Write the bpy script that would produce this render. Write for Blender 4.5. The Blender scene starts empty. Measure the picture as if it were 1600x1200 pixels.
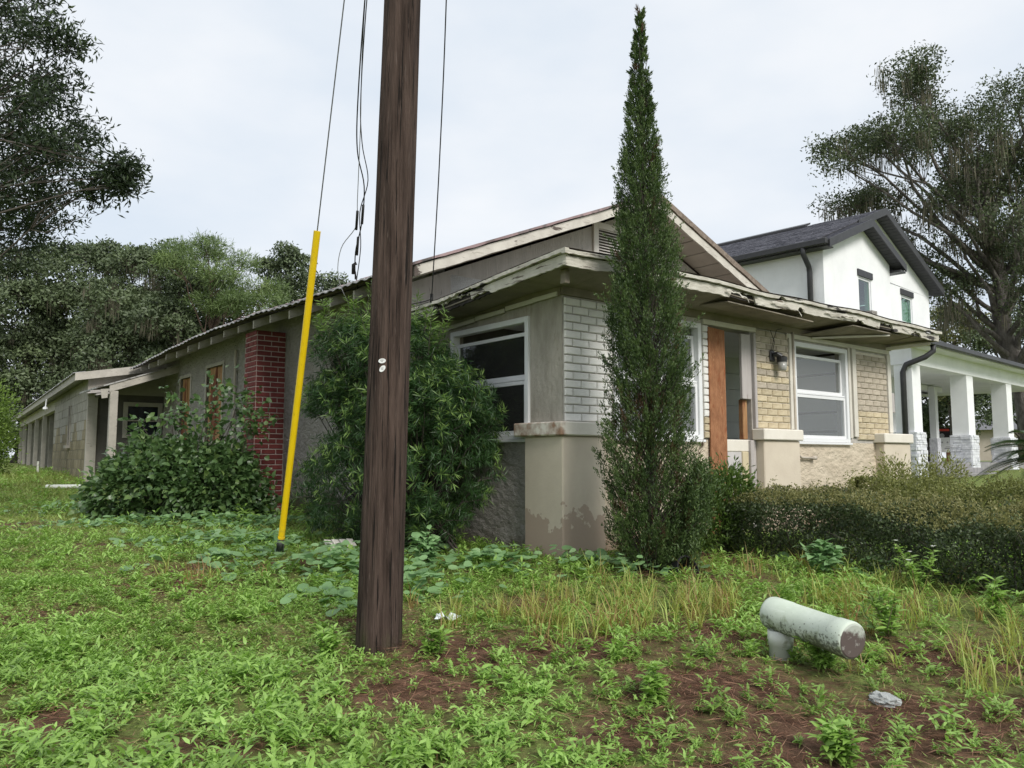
import bpy, bmesh, math, random
import numpy as np
from mathutils import Vector, Matrix
R = math.radians
sc = bpy.context.scene
col = sc.collection
rng = np.random.default_rng(7)
random.seed(7)

# ------------------------------------------------------------------ camera, sky, sun, exposure
EYE = 0.95
cam_d = bpy.data.cameras.new('camera')
cam_d.sensor_fit = 'HORIZONTAL'; cam_d.sensor_width = 36.0
cam_d.lens = 36.0 * 1230 / 1600
cam_d.clip_start = 0.05; cam_d.clip_end = 2000
cam = bpy.data.objects.new('camera', cam_d); col.objects.link(cam)
cam.location = (0, 0, EYE)
cam.rotation_euler = (R(90) + math.atan(115 / 1230), 0, 0)
sc.camera = cam

SUN_AZ, SUN_EL = R(150), R(40)
world = bpy.data.worlds.new('World'); sc.world = world; world.use_nodes = True
nt = world.node_tree; nt.nodes.clear()
wo = nt.nodes.new('ShaderNodeOutputWorld'); bg = nt.nodes.new('ShaderNodeBackground')
sky = nt.nodes.new('ShaderNodeTexSky'); sky.sky_type = 'NISHITA'; sky.sun_disc = False
sky.sun_elevation = SUN_EL; sky.sun_rotation = SUN_AZ; sky.dust_density = 3.0
tc = nt.nodes.new('ShaderNodeTexCoord'); mp = nt.nodes.new('ShaderNodeMapping'); mp.inputs['Scale'].default_value = (1, 1, 2.2)
ns = nt.nodes.new('ShaderNodeTexNoise'); ns.inputs['Scale'].default_value = 2.6; ns.inputs['Detail'].default_value = 6; ns.inputs['Roughness'].default_value = .5
rp = nt.nodes.new('ShaderNodeValToRGB')
rp.color_ramp.elements[0].position = .36; rp.color_ramp.elements[0].color = (3.75, 4.15, 4.62, 1)
rp.color_ramp.elements[1].position = .66; rp.color_ramp.elements[1].color = (4.7, 4.84, 5.02, 1)
mx = nt.nodes.new('ShaderNodeMix'); mx.data_type = 'RGBA'; mx.inputs['Factor'].default_value = .95
L = nt.links.new
L(tc.outputs['Generated'], mp.inputs[0]); L(mp.outputs[0], ns.inputs['Vector']); L(ns.outputs['Fac'], rp.inputs[0])
L(sky.outputs[0], mx.inputs['A']); L(rp.outputs[0], mx.inputs['B']); L(mx.outputs['Result'], bg.inputs['Color'])
bg.inputs['Strength'].default_value = 0.1
L(bg.outputs[0], wo.inputs['Surface'])

sun_d = bpy.data.lights.new('sun', 'SUN'); sun_d.energy = 1.5; sun_d.angle = R(22); sun_d.color = (1, .96, .9)
sun = bpy.data.objects.new('sun', sun_d); col.objects.link(sun)
sdir = Vector((math.sin(SUN_AZ) * math.cos(SUN_EL), math.cos(SUN_AZ) * math.cos(SUN_EL), math.sin(SUN_EL)))
sun.rotation_euler = sdir.to_track_quat('Z', 'Y').to_euler(); sun.location = (5, -10, 30)
sc.view_settings.view_transform = 'Standard'; sc.view_settings.look = 'None'
sc.view_settings.exposure = 1.0; sc.view_settings.gamma = 1.0; sc.view_settings.use_curve_mapping = False
sc.render.engine = 'CYCLES'
sc.cycles.max_bounces = 6; sc.cycles.diffuse_bounces = 4; sc.cycles.glossy_bounces = 3
sc.cycles.transparent_max_bounces = 8; sc.cycles.transmission_bounces = 4
sc.cycles.use_denoising = True

# ------------------------------------------------------------------ object helpers
def empty(name, loc=(0, 0, 0), rz=0, label=None, cat=None, group=None, kind=None, parent=None):
    o = bpy.data.objects.new(name, None); col.objects.link(o)
    o.location = loc; o.rotation_euler = (0, 0, rz); o.empty_display_size = .2
    if parent: o.parent = parent
    return tag(o, label, cat, group, kind)

def tag(o, label=None, cat=None, group=None, kind=None):
    if label: o['label'] = label
    if cat: o['category'] = cat
    if group: o['group'] = group
    if kind: o['kind'] = kind
    return o

def inst(name, mesh, parent=None, loc=(0, 0, 0), rot=(0, 0, 0), scale=(1, 1, 1)):
    o = bpy.data.objects.new(name, mesh); col.objects.link(o)
    if parent: o.parent = parent
    o.location = loc; o.rotation_euler = rot; o.scale = scale
    return o

class MB:
    """collects polygons, then links them as ONE mesh object"""
    def __init__(s): s.v = []; s.f = []
    def add(s, verts, faces):
        b = len(s.v); s.v.extend([tuple(p) for p in verts]); s.f.extend([tuple(i + b for i in f) for f in faces])
        return s
    def box(s, x0, x1, y0, y1, z0, z1):
        return s.add([(x0, y0, z0), (x1, y0, z0), (x1, y1, z0), (x0, y1, z0), (x0, y0, z1), (x1, y0, z1), (x1, y1, z1), (x0, y1, z1)],
                     [(0, 3, 2, 1), (4, 5, 6, 7), (0, 1, 5, 4), (1, 2, 6, 5), (2, 3, 7, 6), (3, 0, 4, 7)])
    def hexa(s, p):
        return s.add(p, [(0, 3, 2, 1), (4, 5, 6, 7), (0, 1, 5, 4), (1, 2, 6, 5), (2, 3, 7, 6), (3, 0, 4, 7)])
    def prism(s, poly, off):
        n = len(poly); off = Vector(off); a = [Vector(p) for p in poly]; b = [p + off for p in a]
        return s.add(a + b, [tuple(range(n))[::-1], tuple(range(n, 2 * n))] + [(i, (i + 1) % n, n + (i + 1) % n, n + i) for i in range(n)])
    def bar(s, p0, p1, w, h, up=(0, 0, 1)):
        p0 = Vector(p0); p1 = Vector(p1); d = (p1 - p0).normalized(); r = d.cross(Vector(up)).normalized(); u = r.cross(d)
        a = r * (w / 2); b = u * (h / 2)
        return s.hexa([p0 - a - b, p0 + a - b, p1 + a - b, p1 - a - b, p0 - a + b, p0 + a + b, p1 + a + b, p1 - a + b])
    def tube(s, pts, rad, n=8, cap=True):
        pts = [Vector(p) for p in pts]; k = len(pts)
        if not hasattr(rad, '__len__'): rad = [rad] * k
        prev = None; vs = []
        for i, p in enumerate(pts):
            d = (pts[min(i + 1, k - 1)] - pts[max(i - 1, 0)])
            d = d.normalized() if d.length > 1e-9 else Vector((0, 0, 1))
            if prev is None:
                a = d.orthogonal().normalized()
            else:
                a = prev - d * prev.dot(d); a = a.normalized() if a.length > 1e-6 else d.orthogonal().normalized()
            prev = a; b = d.cross(a)
            for j in range(n):
                t = 2 * math.pi * j / n
                vs.append(p + (a * math.cos(t) + b * math.sin(t)) * rad[i])
        fs = [(i * n + j, i * n + (j + 1) % n, (i + 1) * n + (j + 1) % n, (i + 1) * n + j) for i in range(k - 1) for j in range(n)]
        if cap: fs += [tuple(range(n))[::-1], tuple(range((k - 1) * n, k * n))]
        return s.add(vs, fs)
    def lathe(s, prof, n=24, M=None):
        M = M or Matrix(); vs = []; k = len(prof)
        for r, z in prof:
            for j in range(n):
                t = 2 * math.pi * j / n; vs.append(M @ Vector((r * math.cos(t), r * math.sin(t), z)))
        fs = [(i * n + j, i * n + (j + 1) % n, (i + 1) * n + (j + 1) % n, (i + 1) * n + j) for i in range(k - 1) for j in range(n)]
        fs += [tuple(range(n))[::-1], tuple(range((k - 1) * n, k * n))]
        return s.add(vs, fs)
    def mesh(s, name, m, smooth=False):
        me = bpy.data.meshes.new(name); me.from_pydata(s.v, [], s.f); me.materials.append(m)
        if smooth: me.shade_smooth()
        me.update(); return me
    def build(s, name, m, parent=None, smooth=False, bevel=0, kind=None, label=None):
        me = s.mesh(name, m, False)
        if bevel:
            bm = bmesh.new(); bm.from_mesh(me)
            bmesh.ops.bevel(bm, geom=list(bm.edges), offset=bevel, segments=1, affect='EDGES', clamp_overlap=True)
            bm.to_mesh(me); bm.free()
        if smooth: me.shade_smooth()
        o = inst(name, me, parent)
        return tag(o, label=label, kind=kind)

def wall_grid(mb, axis, c, t, a0, a1, z0, z1, holes):
    """wall with real openings and reveals; axis 'u': runs along x at y=c..c+t; 'v': runs along y at x=c..c+t"""
    As = sorted({a0, a1} | {x for h in holes for x in h[:2]}); Zs = sorted({z0, z1} | {x for h in holes for x in h[2:]})
    As = [a for a in As if a0 - 1e-9 <= a <= a1 + 1e-9]; Zs = [z for z in Zs if z0 - 1e-9 <= z <= z1 + 1e-9]
    def fill(i, j):
        if i < 0 or j < 0 or i >= len(As) - 1 or j >= len(Zs) - 1: return False
        ca = (As[i] + As[i + 1]) / 2; cz = (Zs[j] + Zs[j + 1]) / 2
        return not any(h[0] < ca < h[1] and h[2] < cz < h[3] for h in holes)
    P = (lambda a, d, z: (a, c + d, z)) if axis == 'u' else (lambda a, d, z: (c + d, a, z))
    for i in range(len(As) - 1):
        for j in range(len(Zs) - 1):
            if not fill(i, j): continue
            A0, A1, Z0, Z1 = As[i], As[i + 1], Zs[j], Zs[j + 1]
            q = [(0, 1, 2, 3)]
            mb.add([P(A0, 0, Z0), P(A1, 0, Z0), P(A1, 0, Z1), P(A0, 0, Z1)], q)
            mb.add([P(A0, t, Z0), P(A0, t, Z1), P(A1, t, Z1), P(A1, t, Z0)], q)
            if not fill(i - 1, j): mb.add([P(A0, 0, Z0), P(A0, 0, Z1), P(A0, t, Z1), P(A0, t, Z0)], q)
            if not fill(i + 1, j): mb.add([P(A1, 0, Z0), P(A1, t, Z0), P(A1, t, Z1), P(A1, 0, Z1)], q)
            if not fill(i, j - 1): mb.add([P(A0, 0, Z0), P(A0, t, Z0), P(A1, t, Z0), P(A1, 0, Z0)], q)
            if not fill(i, j + 1): mb.add([P(A0, 0, Z1), P(A1, 0, Z1), P(A1, t, Z1), P(A0, t, Z1)], q)
    return mb

def np_mesh(name, V, loops, sizes, m, parent=None, tint=None, kind=None, smooth=False):
    me = bpy.data.meshes.new(name)
    V = np.ascontiguousarray(V, np.float32); loops = np.ascontiguousarray(loops, np.int32); sizes = np.asarray(sizes, np.int32)
    me.vertices.add(len(V)); me.vertices.foreach_set('co', V.ravel())
    me.loops.add(len(loops)); me.loops.foreach_set('vertex_index', loops)
    me.polygons.add(len(sizes)); st = np.zeros(len(sizes), np.int32); st[1:] = np.cumsum(sizes)[:-1]
    me.polygons.foreach_set('loop_start', st); me.polygons.foreach_set('loop_total', sizes)
    me.update(calc_edges=True)
    if tint is not None:
        a = me.attributes.new('tint', 'FLOAT', 'POINT'); a.data.foreach_set('value', np.ascontiguousarray(tint, np.float32))
    me.materials.append(m)
    if smooth: me.shade_smooth()
    return tag(inst(name, me, parent), kind=kind)

def nrm(a): return a / np.maximum(np.linalg.norm(a, axis=1, keepdims=True), 1e-9)

LEAF_SHAPES = {
    'diamond': (np.array([(0, 0, 0), (.5, -.5, 1), (1, 0, 0), (.5, .5, 1)], float), [(0, 1, 2), (0, 2, 3)]),
    'lance': (np.array([(0, 0, 0), (.3, -.5, .6), (.3, .5, .6), (.7, -.34, .4), (.7, .34, .4), (1, 0, -.9)], float), [(0, 1, 2), (1, 3, 4, 2), (3, 5, 4)]),
    'round': (np.array([(0, 0, 0), (.1, -.4, .25), (.45, -.52, .3), (.85, -.35, .1), (1, 0, -.15), (.85, .35, .1), (.45, .52, .3), (.1, .4, .25)], float), [(0, 1, 2), (0, 2, 3), (0, 3, 4), (0, 4, 5), (0, 5, 6), (0, 6, 7)]),
    'blade': (np.array([(0, -.5, 0), (0, .5, 0), (.5, -.38, 0), (.5, .38, 0), (1, 0, -3)], float), [(0, 2, 3, 1), (2, 4, 3)]),
}
def leaves(name, pos, d, n, Ln, Wd, tint, m, parent=None, shape='diamond', kind='stuff', fold=.3):
    """one small bent polygon leaf per position"""
    N = len(pos); d = nrm(d); n = n - d * np.sum(n * d, axis=1, keepdims=True); n = nrm(n); s = np.cross(n, d)
    T, F = LEAF_SHAPES[shape]; k = len(T)
    Ln = np.broadcast_to(np.asarray(Ln, float), (N,)); Wd = np.broadcast_to(np.asarray(Wd, float), (N,))
    V = (pos[:, None, :] + T[None, :, 0, None] * (d * Ln[:, None])[:, None, :] + T[None, :, 1, None] * (s * Wd[:, None])[:, None, :]
         + T[None, :, 2, None] * (n * (Wd * fold)[:, None])[:, None, :]).reshape(-1, 3)
    fl = np.concatenate([np.array(f) for f in F]); loops = (np.arange(N)[:, None] * k + fl[None, :]).ravel()
    sizes = np.tile([len(f) for f in F], N)
    return np_mesh(name, V, loops, sizes, m, parent, np.repeat(tint, k), kind)

def vnoise(x, y, s, seed=0):
    x = np.asarray(x) / s; y = np.asarray(y) / s
    xi = np.floor(x).astype(np.int64); yi = np.floor(y).astype(np.int64); fx = x - xi; fy = y - yi
    fx = fx * fx * (3 - 2 * fx); fy = fy * fy * (3 - 2 * fy)
    def h(a, b):
        v = (a * 374761393 + b * 668265263 + seed * 1442695041) & 0xffffffff
        v = ((v ^ (v >> 13)) * 1274126177) & 0xffffffff
        return ((v ^ (v >> 16)) & 0xffff) / 65535.
    return (h(xi, yi) * (1 - fx) + h(xi + 1, yi) * fx) * (1 - fy) + (h(xi, yi + 1) * (1 - fx) + h(xi + 1, yi + 1) * fx) * fy

# ------------------------------------------------------------------ materials
def new_mat(name):
    m = bpy.data.materials.new(name); m.use_nodes = True; t = m.node_tree; t.nodes.clear()
    o = t.nodes.new('ShaderNodeOutputMaterial'); b = t.nodes.new('ShaderNodeBsdfPrincipled'); t.links.new(b.outputs[0], o.inputs[0])
    return m, t, b, o
def c4(c): return (c[0], c[1], c[2], 1)
def mat(name, c0, c1=None, scale=6, detail=6, stretch=(1, 1, 1), rough=.85, spec=.3, bump=0, bscale=40, bstretch=None, bdetail=6, rand=0, layers=(), lo=.35, hi=.65, metal=0, bdist=.02):
    m, t, b, o = new_mat(name); N = t.nodes.new; L = t.links.new
    c1 = c1 or c0; tc = N('ShaderNodeTexCoord')
    def noise(sc_, st, det, off=0, rgh=.6):
        mp = N('ShaderNodeMapping'); mp.inputs['Scale'].default_value = st; mp.inputs['Location'].default_value = (off, off * .7, off * 1.3)
        n = N('ShaderNodeTexNoise'); n.inputs['Scale'].default_value = sc_; n.inputs['Detail'].default_value = det; n.inputs['Roughness'].default_value = rgh
        L(tc.outputs['Object'], mp.inputs[0]); L(mp.outputs[0], n.inputs['Vector']); return n.outputs['Fac']
    r = N('ShaderNodeValToRGB'); r.color_ramp.elements[0].position = lo; r.color_ramp.elements[1].position = hi
    r.color_ramp.elements[0].color = c4(c0); r.color_ramp.elements[1].color = c4(c1)
    L(noise(scale, stretch, detail), r.inputs[0]); cs = r.outputs[0]
    for i, y in enumerate(layers):
        f = noise(y.get('scale', 5), y.get('stretch', (1, 1, 1)), y.get('detail', 6), 3.1 + 7.7 * i)
        if 'z' in y:
            sp = N('ShaderNodeSeparateXYZ'); L(tc.outputs['Object'], sp.inputs[0])
            mr = N('ShaderNodeMapRange'); z0, z1 = y['z']; mr.inputs['From Min'].default_value = z0; mr.inputs['From Max'].default_value = z1
            mr.inputs['To Min'].default_value = y.get('k', .5); mr.inputs['To Max'].default_value = -y.get('k', .5); L(sp.outputs[y.get('ax', 2)], mr.inputs['Value'])
            ad = N('ShaderNodeMath'); ad.operation = 'ADD'; L(f, ad.inputs[0]); L(mr.outputs[0], ad.inputs[1]); f = ad.outputs[0]
        mr = N('ShaderNodeMapRange'); mr.inputs['From Min'].default_value = y.get('lo', .5); mr.inputs['From Max'].default_value = y.get('hi', .55)
        mr.inputs['To Max'].default_value = y.get('amt', 1); L(f, mr.inputs['Value'])
        mix = N('ShaderNodeMix'); mix.data_type = 'RGBA'; L(mr.outputs[0], mix.inputs['Factor']); L(cs, mix.inputs['A']); mix.inputs['B'].default_value = c4(y['c']); cs = mix.outputs['Result']
    if rand:
        oi = N('ShaderNodeObjectInfo'); mr = N('ShaderNodeMapRange'); mr.inputs['To Min'].default_value = 1 - rand; mr.inputs['To Max'].default_value = 1 + rand
        L(oi.outputs['Random'], mr.inputs['Value']); hs = N('ShaderNodeHueSaturation'); L(mr.outputs[0], hs.inputs['Value']); L(cs, hs.inputs['Color']); cs = hs.outputs[0]
    L(cs, b.inputs['Base Color']); b.inputs['Roughness'].default_value = rough; b.inputs['Specular IOR Level'].default_value = spec; b.inputs['Metallic'].default_value = metal
    if bump:
        bp = N('ShaderNodeBump'); bp.inputs['Strength'].default_value = bump; bp.inputs['Distance'].default_value = bdist
        L(noise(bscale, bstretch or stretch, bdetail, 1.7), bp.inputs['Height']); L(bp.outputs[0], b.inputs['Normal'])
    return m
def leaf_mat(name, cols, transl=.3, rough=.45, spec=.35):
    m, t, b, o = new_mat(name); N = t.nodes.new; L = t.links.new
    at = N('ShaderNodeAttribute'); at.attribute_name = 'tint'; r = N('ShaderNodeValToRGB')
    e = r.color_ramp.elements; e[0].position = 0; e[1].position = 1; e[0].color = c4(cols[0]); e[1].color = c4(cols[-1])
    for i, c in enumerate(cols[1:-1]):
        k = e.new((i + 1) / (len(cols) - 1)); k.color = c4(c)
    L(at.outputs['Fac'], r.inputs[0]); L(r.outputs[0], b.inputs['Base Color']); b.inputs['Roughness'].default_value = rough; b.inputs['Specular IOR Level'].default_value = spec
    if transl:
        tr = N('ShaderNodeBsdfTranslucent'); hs = N('ShaderNodeHueSaturation'); hs.inputs['Saturation'].default_value = 1.1; hs.inputs['Value'].default_value = 1.5
        L(r.outputs[0], hs.inputs['Color']); L(hs.outputs[0], tr.inputs[0]); mi = N('ShaderNodeMixShader'); mi.inputs[0].default_value = transl
        L(b.outputs[0], mi.inputs[1]); L(tr.outputs[0], mi.inputs[2]); L(mi.outputs[0], o.inputs[0])
    return m
def glass_mat(name, tintc=(.9, .95, .95), refl=.12, pale_veil=.0):  # last argument: white diffuse share that veils and lightens the panes
    m, t, b, o = new_mat(name); t.nodes.remove(b); N = t.nodes.new; L = t.links.new
    tr = N('ShaderNodeBsdfTransparent'); tr.inputs[0].default_value = c4(tintc); g = N('ShaderNodeBsdfGlossy'); g.inputs['Roughness'].default_value = .03; g.inputs[0].default_value = (.9, .95, 1, 1)
    f = N('ShaderNodeFresnel'); f.inputs[0].default_value = 1.5; a = N('ShaderNodeMath'); a.operation = 'ADD'; a.inputs[1].default_value = refl; a.use_clamp = True
    mi = N('ShaderNodeMixShader'); L(f.outputs[0], a.inputs[0])
    ge = N('ShaderNodeNewGeometry'); iv = N('ShaderNodeMath'); iv.operation = 'SUBTRACT'; iv.inputs[0].default_value = 1; L(ge.outputs['Backfacing'], iv.inputs[1])
    mu = N('ShaderNodeMath'); mu.operation = 'MULTIPLY'; L(a.outputs[0], mu.inputs[0]); L(iv.outputs[0], mu.inputs[1]); L(mu.outputs[0], mi.inputs[0]); du = N('ShaderNodeMixShader'); df = N('ShaderNodeBsdfDiffuse'); df.inputs[0].default_value = (.7, .7, .68, 1); mu2 = N('ShaderNodeMath'); mu2.operation = 'MULTIPLY'; mu2.inputs[1].default_value = pale_veil; L(iv.outputs[0], mu2.inputs[0]); L(mu2.outputs[0], du.inputs[0]); L(tr.outputs[0], mi.inputs[1]); L(g.outputs[0], mi.inputs[2]); L(mi.outputs[0], du.inputs[1]); L(df.outputs[0], du.inputs[2]); L(du.outputs[0], o.inputs[0])
    return m

M = {}
BEIGE = (.50, .43, .34)
M['stucco_front'] = mat('stucco_front', (.55, .47, .36), (.62, .54, .42), 3, bump=1, bscale=6, bstretch=(1, 1, 1.6), bdetail=7, bdist=.06, layers=[dict(c=(.30, .21, .15), scale=4, z=(.05, .55), k=.35, lo=.55, hi=.62, amt=.8), dict(c=(.36, .29, .22), scale=9, stretch=(1, 1, .15), lo=.66, hi=.75, amt=.5)])
M['stucco_pedestal'] = mat('stucco_pedestal', (.57, .50, .40), (.63, .56, .45), 3, bump=.12, bscale=30, layers=[dict(c=(.36, .27, .21), scale=5, z=(.10, .75), k=.28, lo=.52, hi=.54, amt=.75), dict(c=(.24, .2, .17), scale=30, lo=.72, hi=.74, amt=.7)])
M['stucco_left'] = mat('stucco_left', (.31, .29, .265), (.39, .365, .335), 2.5, bump=1, bscale=9, bstretch=(1, 1, 1.7), bdetail=9, bdist=.11, layers=[dict(c=(.10, .085, .05), scale=3, z=(.1, .9), k=.45, lo=.55, hi=.75, amt=.85), dict(c=(.13, .16, .05), scale=6, z=(0, .6), k=.35, lo=.6, hi=.75, amt=.6)])
M['stucco_low'] = mat('stucco_low', (.33, .31, .285), (.42, .395, .365), 2.5, bump=.8, bscale=8, bstretch=(1, 1, 1.7), bdetail=7, bdist=.09, layers=[dict(c=(.15, .125, .095), scale=3, z=(-.05, .5), k=.4, lo=.55, hi=.8, amt=.7)])
M['stucco_raw'] = mat('stucco_raw', (.32, .295, .25), (.45, .415, .36), 7, stretch=(1, 1, .35), bump=.8, bscale=22, bstretch=(1, 1, .6), bdetail=9, layers=[dict(c=(.22, .19, .15), scale=14, stretch=(1, 1, .3), lo=.58, hi=.7, amt=.6)])
M['gable'] = mat('gable_panel', (.42, .395, .37), (.50, .47, .44), 4, stretch=(3, 3, .3), bump=.6, bscale=14, bstretch=(6, 6, .6), layers=[dict(c=(.10, .09, .085), scale=9, stretch=(2, 2, .5), lo=.61, hi=.68, amt=.45)])
peel = [dict(c=(.05, .045, .042), scale=2.2, stretch=(.6, .6, 2.5), lo=.58, hi=.60), dict(c=(.16, .135, .11), scale=9, stretch=(.35, .35, 3), lo=.60, hi=.63)]
M['fascia'] = mat('peeling_white_paint', (.44, .415, .36), (.60, .575, .51), 4, bump=.5, bscale=18, bstretch=(.5, .5, 3), layers=peel)
M['rake'] = mat('rake_paint', (.50, .47, .42), (.62, .59, .53), 5, bump=.3, bscale=18, layers=[dict(c=(.10, .08, .07), scale=3.5, stretch=(.6, .6, 2.2), lo=.62, hi=.64), dict(c=(.3, .27, .23), scale=12, stretch=(.4, .4, 2), lo=.6, hi=.66, amt=.6)])
M['rot'] = mat('rotten_wood', (.02, .018, .017), (.06, .05, .045), 9, bump=.5)
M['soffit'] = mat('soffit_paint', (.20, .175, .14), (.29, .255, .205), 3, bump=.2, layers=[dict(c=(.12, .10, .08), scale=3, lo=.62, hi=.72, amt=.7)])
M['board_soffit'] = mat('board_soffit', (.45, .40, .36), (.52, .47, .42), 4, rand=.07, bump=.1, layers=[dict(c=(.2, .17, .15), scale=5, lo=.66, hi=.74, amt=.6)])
M['tail'] = mat('rafter_paint', (.37, .345, .305), (.46, .43, .38), 5, bump=.2, layers=[dict(c=(.2, .18, .16), scale=9, stretch=(1, 1, 3), lo=.62, hi=.68, amt=.7)])
M['deck'] = mat('roof_deck', (.09, .075, .06), (.15, .125, .10), 5, stretch=(1, 8, 1))
M['tin'] = mat('roof_tin', (.22, .15, .15), (.34, .24, .24), 2, rough=.5, spec=.5, layers=[dict(c=(.07, .065, .06), scale=3, lo=.5, hi=.62)])
M['tin_edge'] = mat('weathered_tin', (.30, .29, .28), (.42, .41, .40), 4, rough=.45, spec=.5, layers=[dict(c=(.10, .09, .08), scale=6, lo=.5, hi=.6)])
M['white_brick'] = mat('white_painted_brick', (.74, .73, .70), (.82, .81, .78), 9, rand=.05, bump=.7, bscale=22, bstretch=(.6, 1, 1.6), bdist=.012, layers=[dict(c=(.3, .27, .23), scale=24, lo=.68, hi=.72, amt=.7)])
M['white_mortar'] = mat('white_brick_mortar', (.36, .34, .31), (.50, .47, .43), 10)
M['tan_brick'] = mat('tan_brick', (.46, .38, .25), (.58, .50, .35), 9, rand=.12, bump=.7, bscale=24, bstretch=(.6, 1, 1.6), bdist=.012, layers=[dict(c=(.60, .55, .46), scale=10, lo=.6, hi=.68, amt=.8)])
M['tan_brick_grey'] = mat('tan_brick_weathered', (.38, .33, .26), (.49, .43, .35), 9, rand=.12, bump=.7, bscale=24, bstretch=(.6, 1, 1.6), bdist=.012, layers=[dict(c=(.55, .51, .44), scale=10, lo=.6, hi=.68, amt=.7)])
M['tan_mortar'] = mat('tan_mortar', (.66, .60, .51), (.74, .69, .60), 12)
M['red_brick'] = mat('red_brick', (.14, .032, .030), (.20, .050, .046), 9, rand=.22, bump=.4, bscale=50, layers=[dict(c=(.3, .2, .18), scale=16, lo=.68, hi=.74, amt=.5)])
M['red_mortar'] = mat('red_mortar', (.42, .34, .31), (.52, .44, .40), 14, bump=.3, bscale=60)
M['ledge'] = mat('ledge_white', (.72, .68, .60), (.78, .74, .66), 5, bump=.1, layers=[dict(c=(.24, .11, .05), scale=6, stretch=(1, 1, 1), z=(-.1, .35), ax=0, k=.5, lo=.74, hi=.95, amt=.85)])
M['ledge_plain'] = mat('ledge_cream', (.70, .66, .58), (.76, .72, .64), 5, bump=.1)
M['vinyl'] = mat('white_vinyl', (.74, .75, .76), (.78, .79, .80), 3, rough=.45)
M['trim'] = mat('trim_paint', (.60, .57, .51), (.68, .65, .58), 5, bump=.15, layers=[dict(c=(.25, .22, .18), scale=9, stretch=(1, 1, .3), lo=.66, hi=.72, amt=.7)])
M['grey_trim'] = mat('grey_bare_trim', (.40, .37, .36), (.50, .47, .45), 4, stretch=(3, 3, .3), bump=.2, layers=[dict(c=(.2, .16, .13), scale=8, stretch=(1, 1, .3), lo=.62, hi=.7, amt=.8)])
M['osb'] = mat('orange_osb', (.24, .105, .05), (.36, .17, .085), 14, stretch=(1, 1, .6), bump=.6, bscale=30, bstretch=(1, 1, .35), layers=[dict(c=(.22, .065, .025), scale=16, stretch=(1, 1, .28), lo=.58, hi=.66, amt=.8), dict(c=(.5, .27, .14), scale=26, stretch=(1, 1, .5), lo=.64, hi=.7, amt=.7)])
M['ply'] = mat('weathered_plywood', (.30, .16, .075), (.46, .27, .13), 6, stretch=(2, 2, .3), bump=.3, layers=[dict(c=(.14, .03, .018), scale=2, stretch=(1, 1, .3), lo=.52, hi=.58, amt=.8)])
M['glass'] = glass_mat('window_glass', (.96, .98, .98), .02, .13)  # diffuse veil lightens the panes in place of a bright interior and reflections
M['dark_glass'] = glass_mat('dark_window_glass', (.45, .48, .48), .01, .03)  # dark tint puts the dimness behind the left window into the panes
M['interior_white'] = mat('interior_board_white', (.80, .81, .81), (.86, .87, .87), 3)
M['interior_shade'] = mat('interior_shade', (.10, .095, .09), (.15, .14, .13), 3)  # dark grey stands in for the shade of the corner room
M['interior_floor'] = mat('pale_floor', (.38, .35, .31), (.48, .45, .40), 4)  # even pale tone chosen to bounce daylight inside
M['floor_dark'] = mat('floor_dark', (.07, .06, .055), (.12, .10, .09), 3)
M['black_metal'] = mat('black_metal', (.02, .02, .022), (.03, .03, .03), 5, rough=.4, spec=.5)
M['lamp_glass'] = mat('cloudy_lamp_glass', (.28, .28, .26), (.38, .38, .36), 5, rough=.2, spec=.6)
M['conduit'] = mat('painted_conduit', (.45, .40, .33), (.52, .47, .4), 5)
M['slat_white'] = mat('louver_white', (.66, .63, .59), (.72, .69, .65), 5)
M['block'] = mat('painted_block', (.31, .29, .255), (.38, .355, .315), 5, rand=.10, bump=.3, bscale=40, layers=[dict(c=(.20, .14, .06), scale=2.6, stretch=(1.6, 1.6, .5), lo=.52, hi=.75, amt=.35)])
M['block_dirty'] = mat('mossy_block', (.25, .21, .14), (.34, .30, .22), 5, rand=.2, bump=.3, bscale=40, layers=[dict(c=(.15, .11, .035), scale=7, stretch=(3, 3, .3), lo=.45, hi=.65, amt=.8), dict(c=(.5, .47, .4), scale=9, stretch=(3, 3, .3), lo=.62, hi=.7, amt=.7)])
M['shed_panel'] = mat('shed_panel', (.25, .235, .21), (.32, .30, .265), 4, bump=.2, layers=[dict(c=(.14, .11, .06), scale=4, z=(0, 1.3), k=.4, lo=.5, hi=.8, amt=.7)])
M['shed_dark'] = mat('shed_shadow_panel', (.09, .085, .078), (.13, .12, .11), 4)  # darker copy of the shed panel; shade under the lean-to put into the colour

# neighbour
M['nb_white'] = mat('white_stucco', (.78, .79, .80), (.85, .86, .87), 1.5, bump=.35, bscale=45, layers=[dict(c=(.66, .66, .65), scale=2.2, stretch=(1.5, 1.5, .12), lo=.6, hi=.75, amt=.35)])
M['nb_black'] = mat('charcoal_metal', (.035, .035, .038), (.05, .05, .053), 6, rough=.45)
M['nb_soffit'] = mat('charcoal_soffit', (.05, .05, .053), (.065, .065, .068), 6, rough=.6)
M['shingle'] = mat('grey_shingle', (.075, .075, .09), (.16, .16, .185), 3, stretch=(2.5, 2.5, 2.5), rough=.95, bump=.2, bscale=120, layers=[dict(c=(.05, .05, .062), scale=6, lo=.55, hi=.7, amt=.7)])
M['stone'] = mat('ledgestone', (.55, .56, .60), (.80, .81, .84), 7, bump=.5, bscale=30, layers=[dict(c=(.2, .2, .22), scale=12, stretch=(1, 1, 4), lo=.6, hi=.7, amt=.6)])
M['stone2'] = M['stone']
M['paver'] = mat('grey_paver', (.22, .215, .22), (.32, .31, .31), 7, bump=.2)
M['blind'] = mat('window_blind', (.45, .55, .45), (.5, .6, .5), 4)
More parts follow.
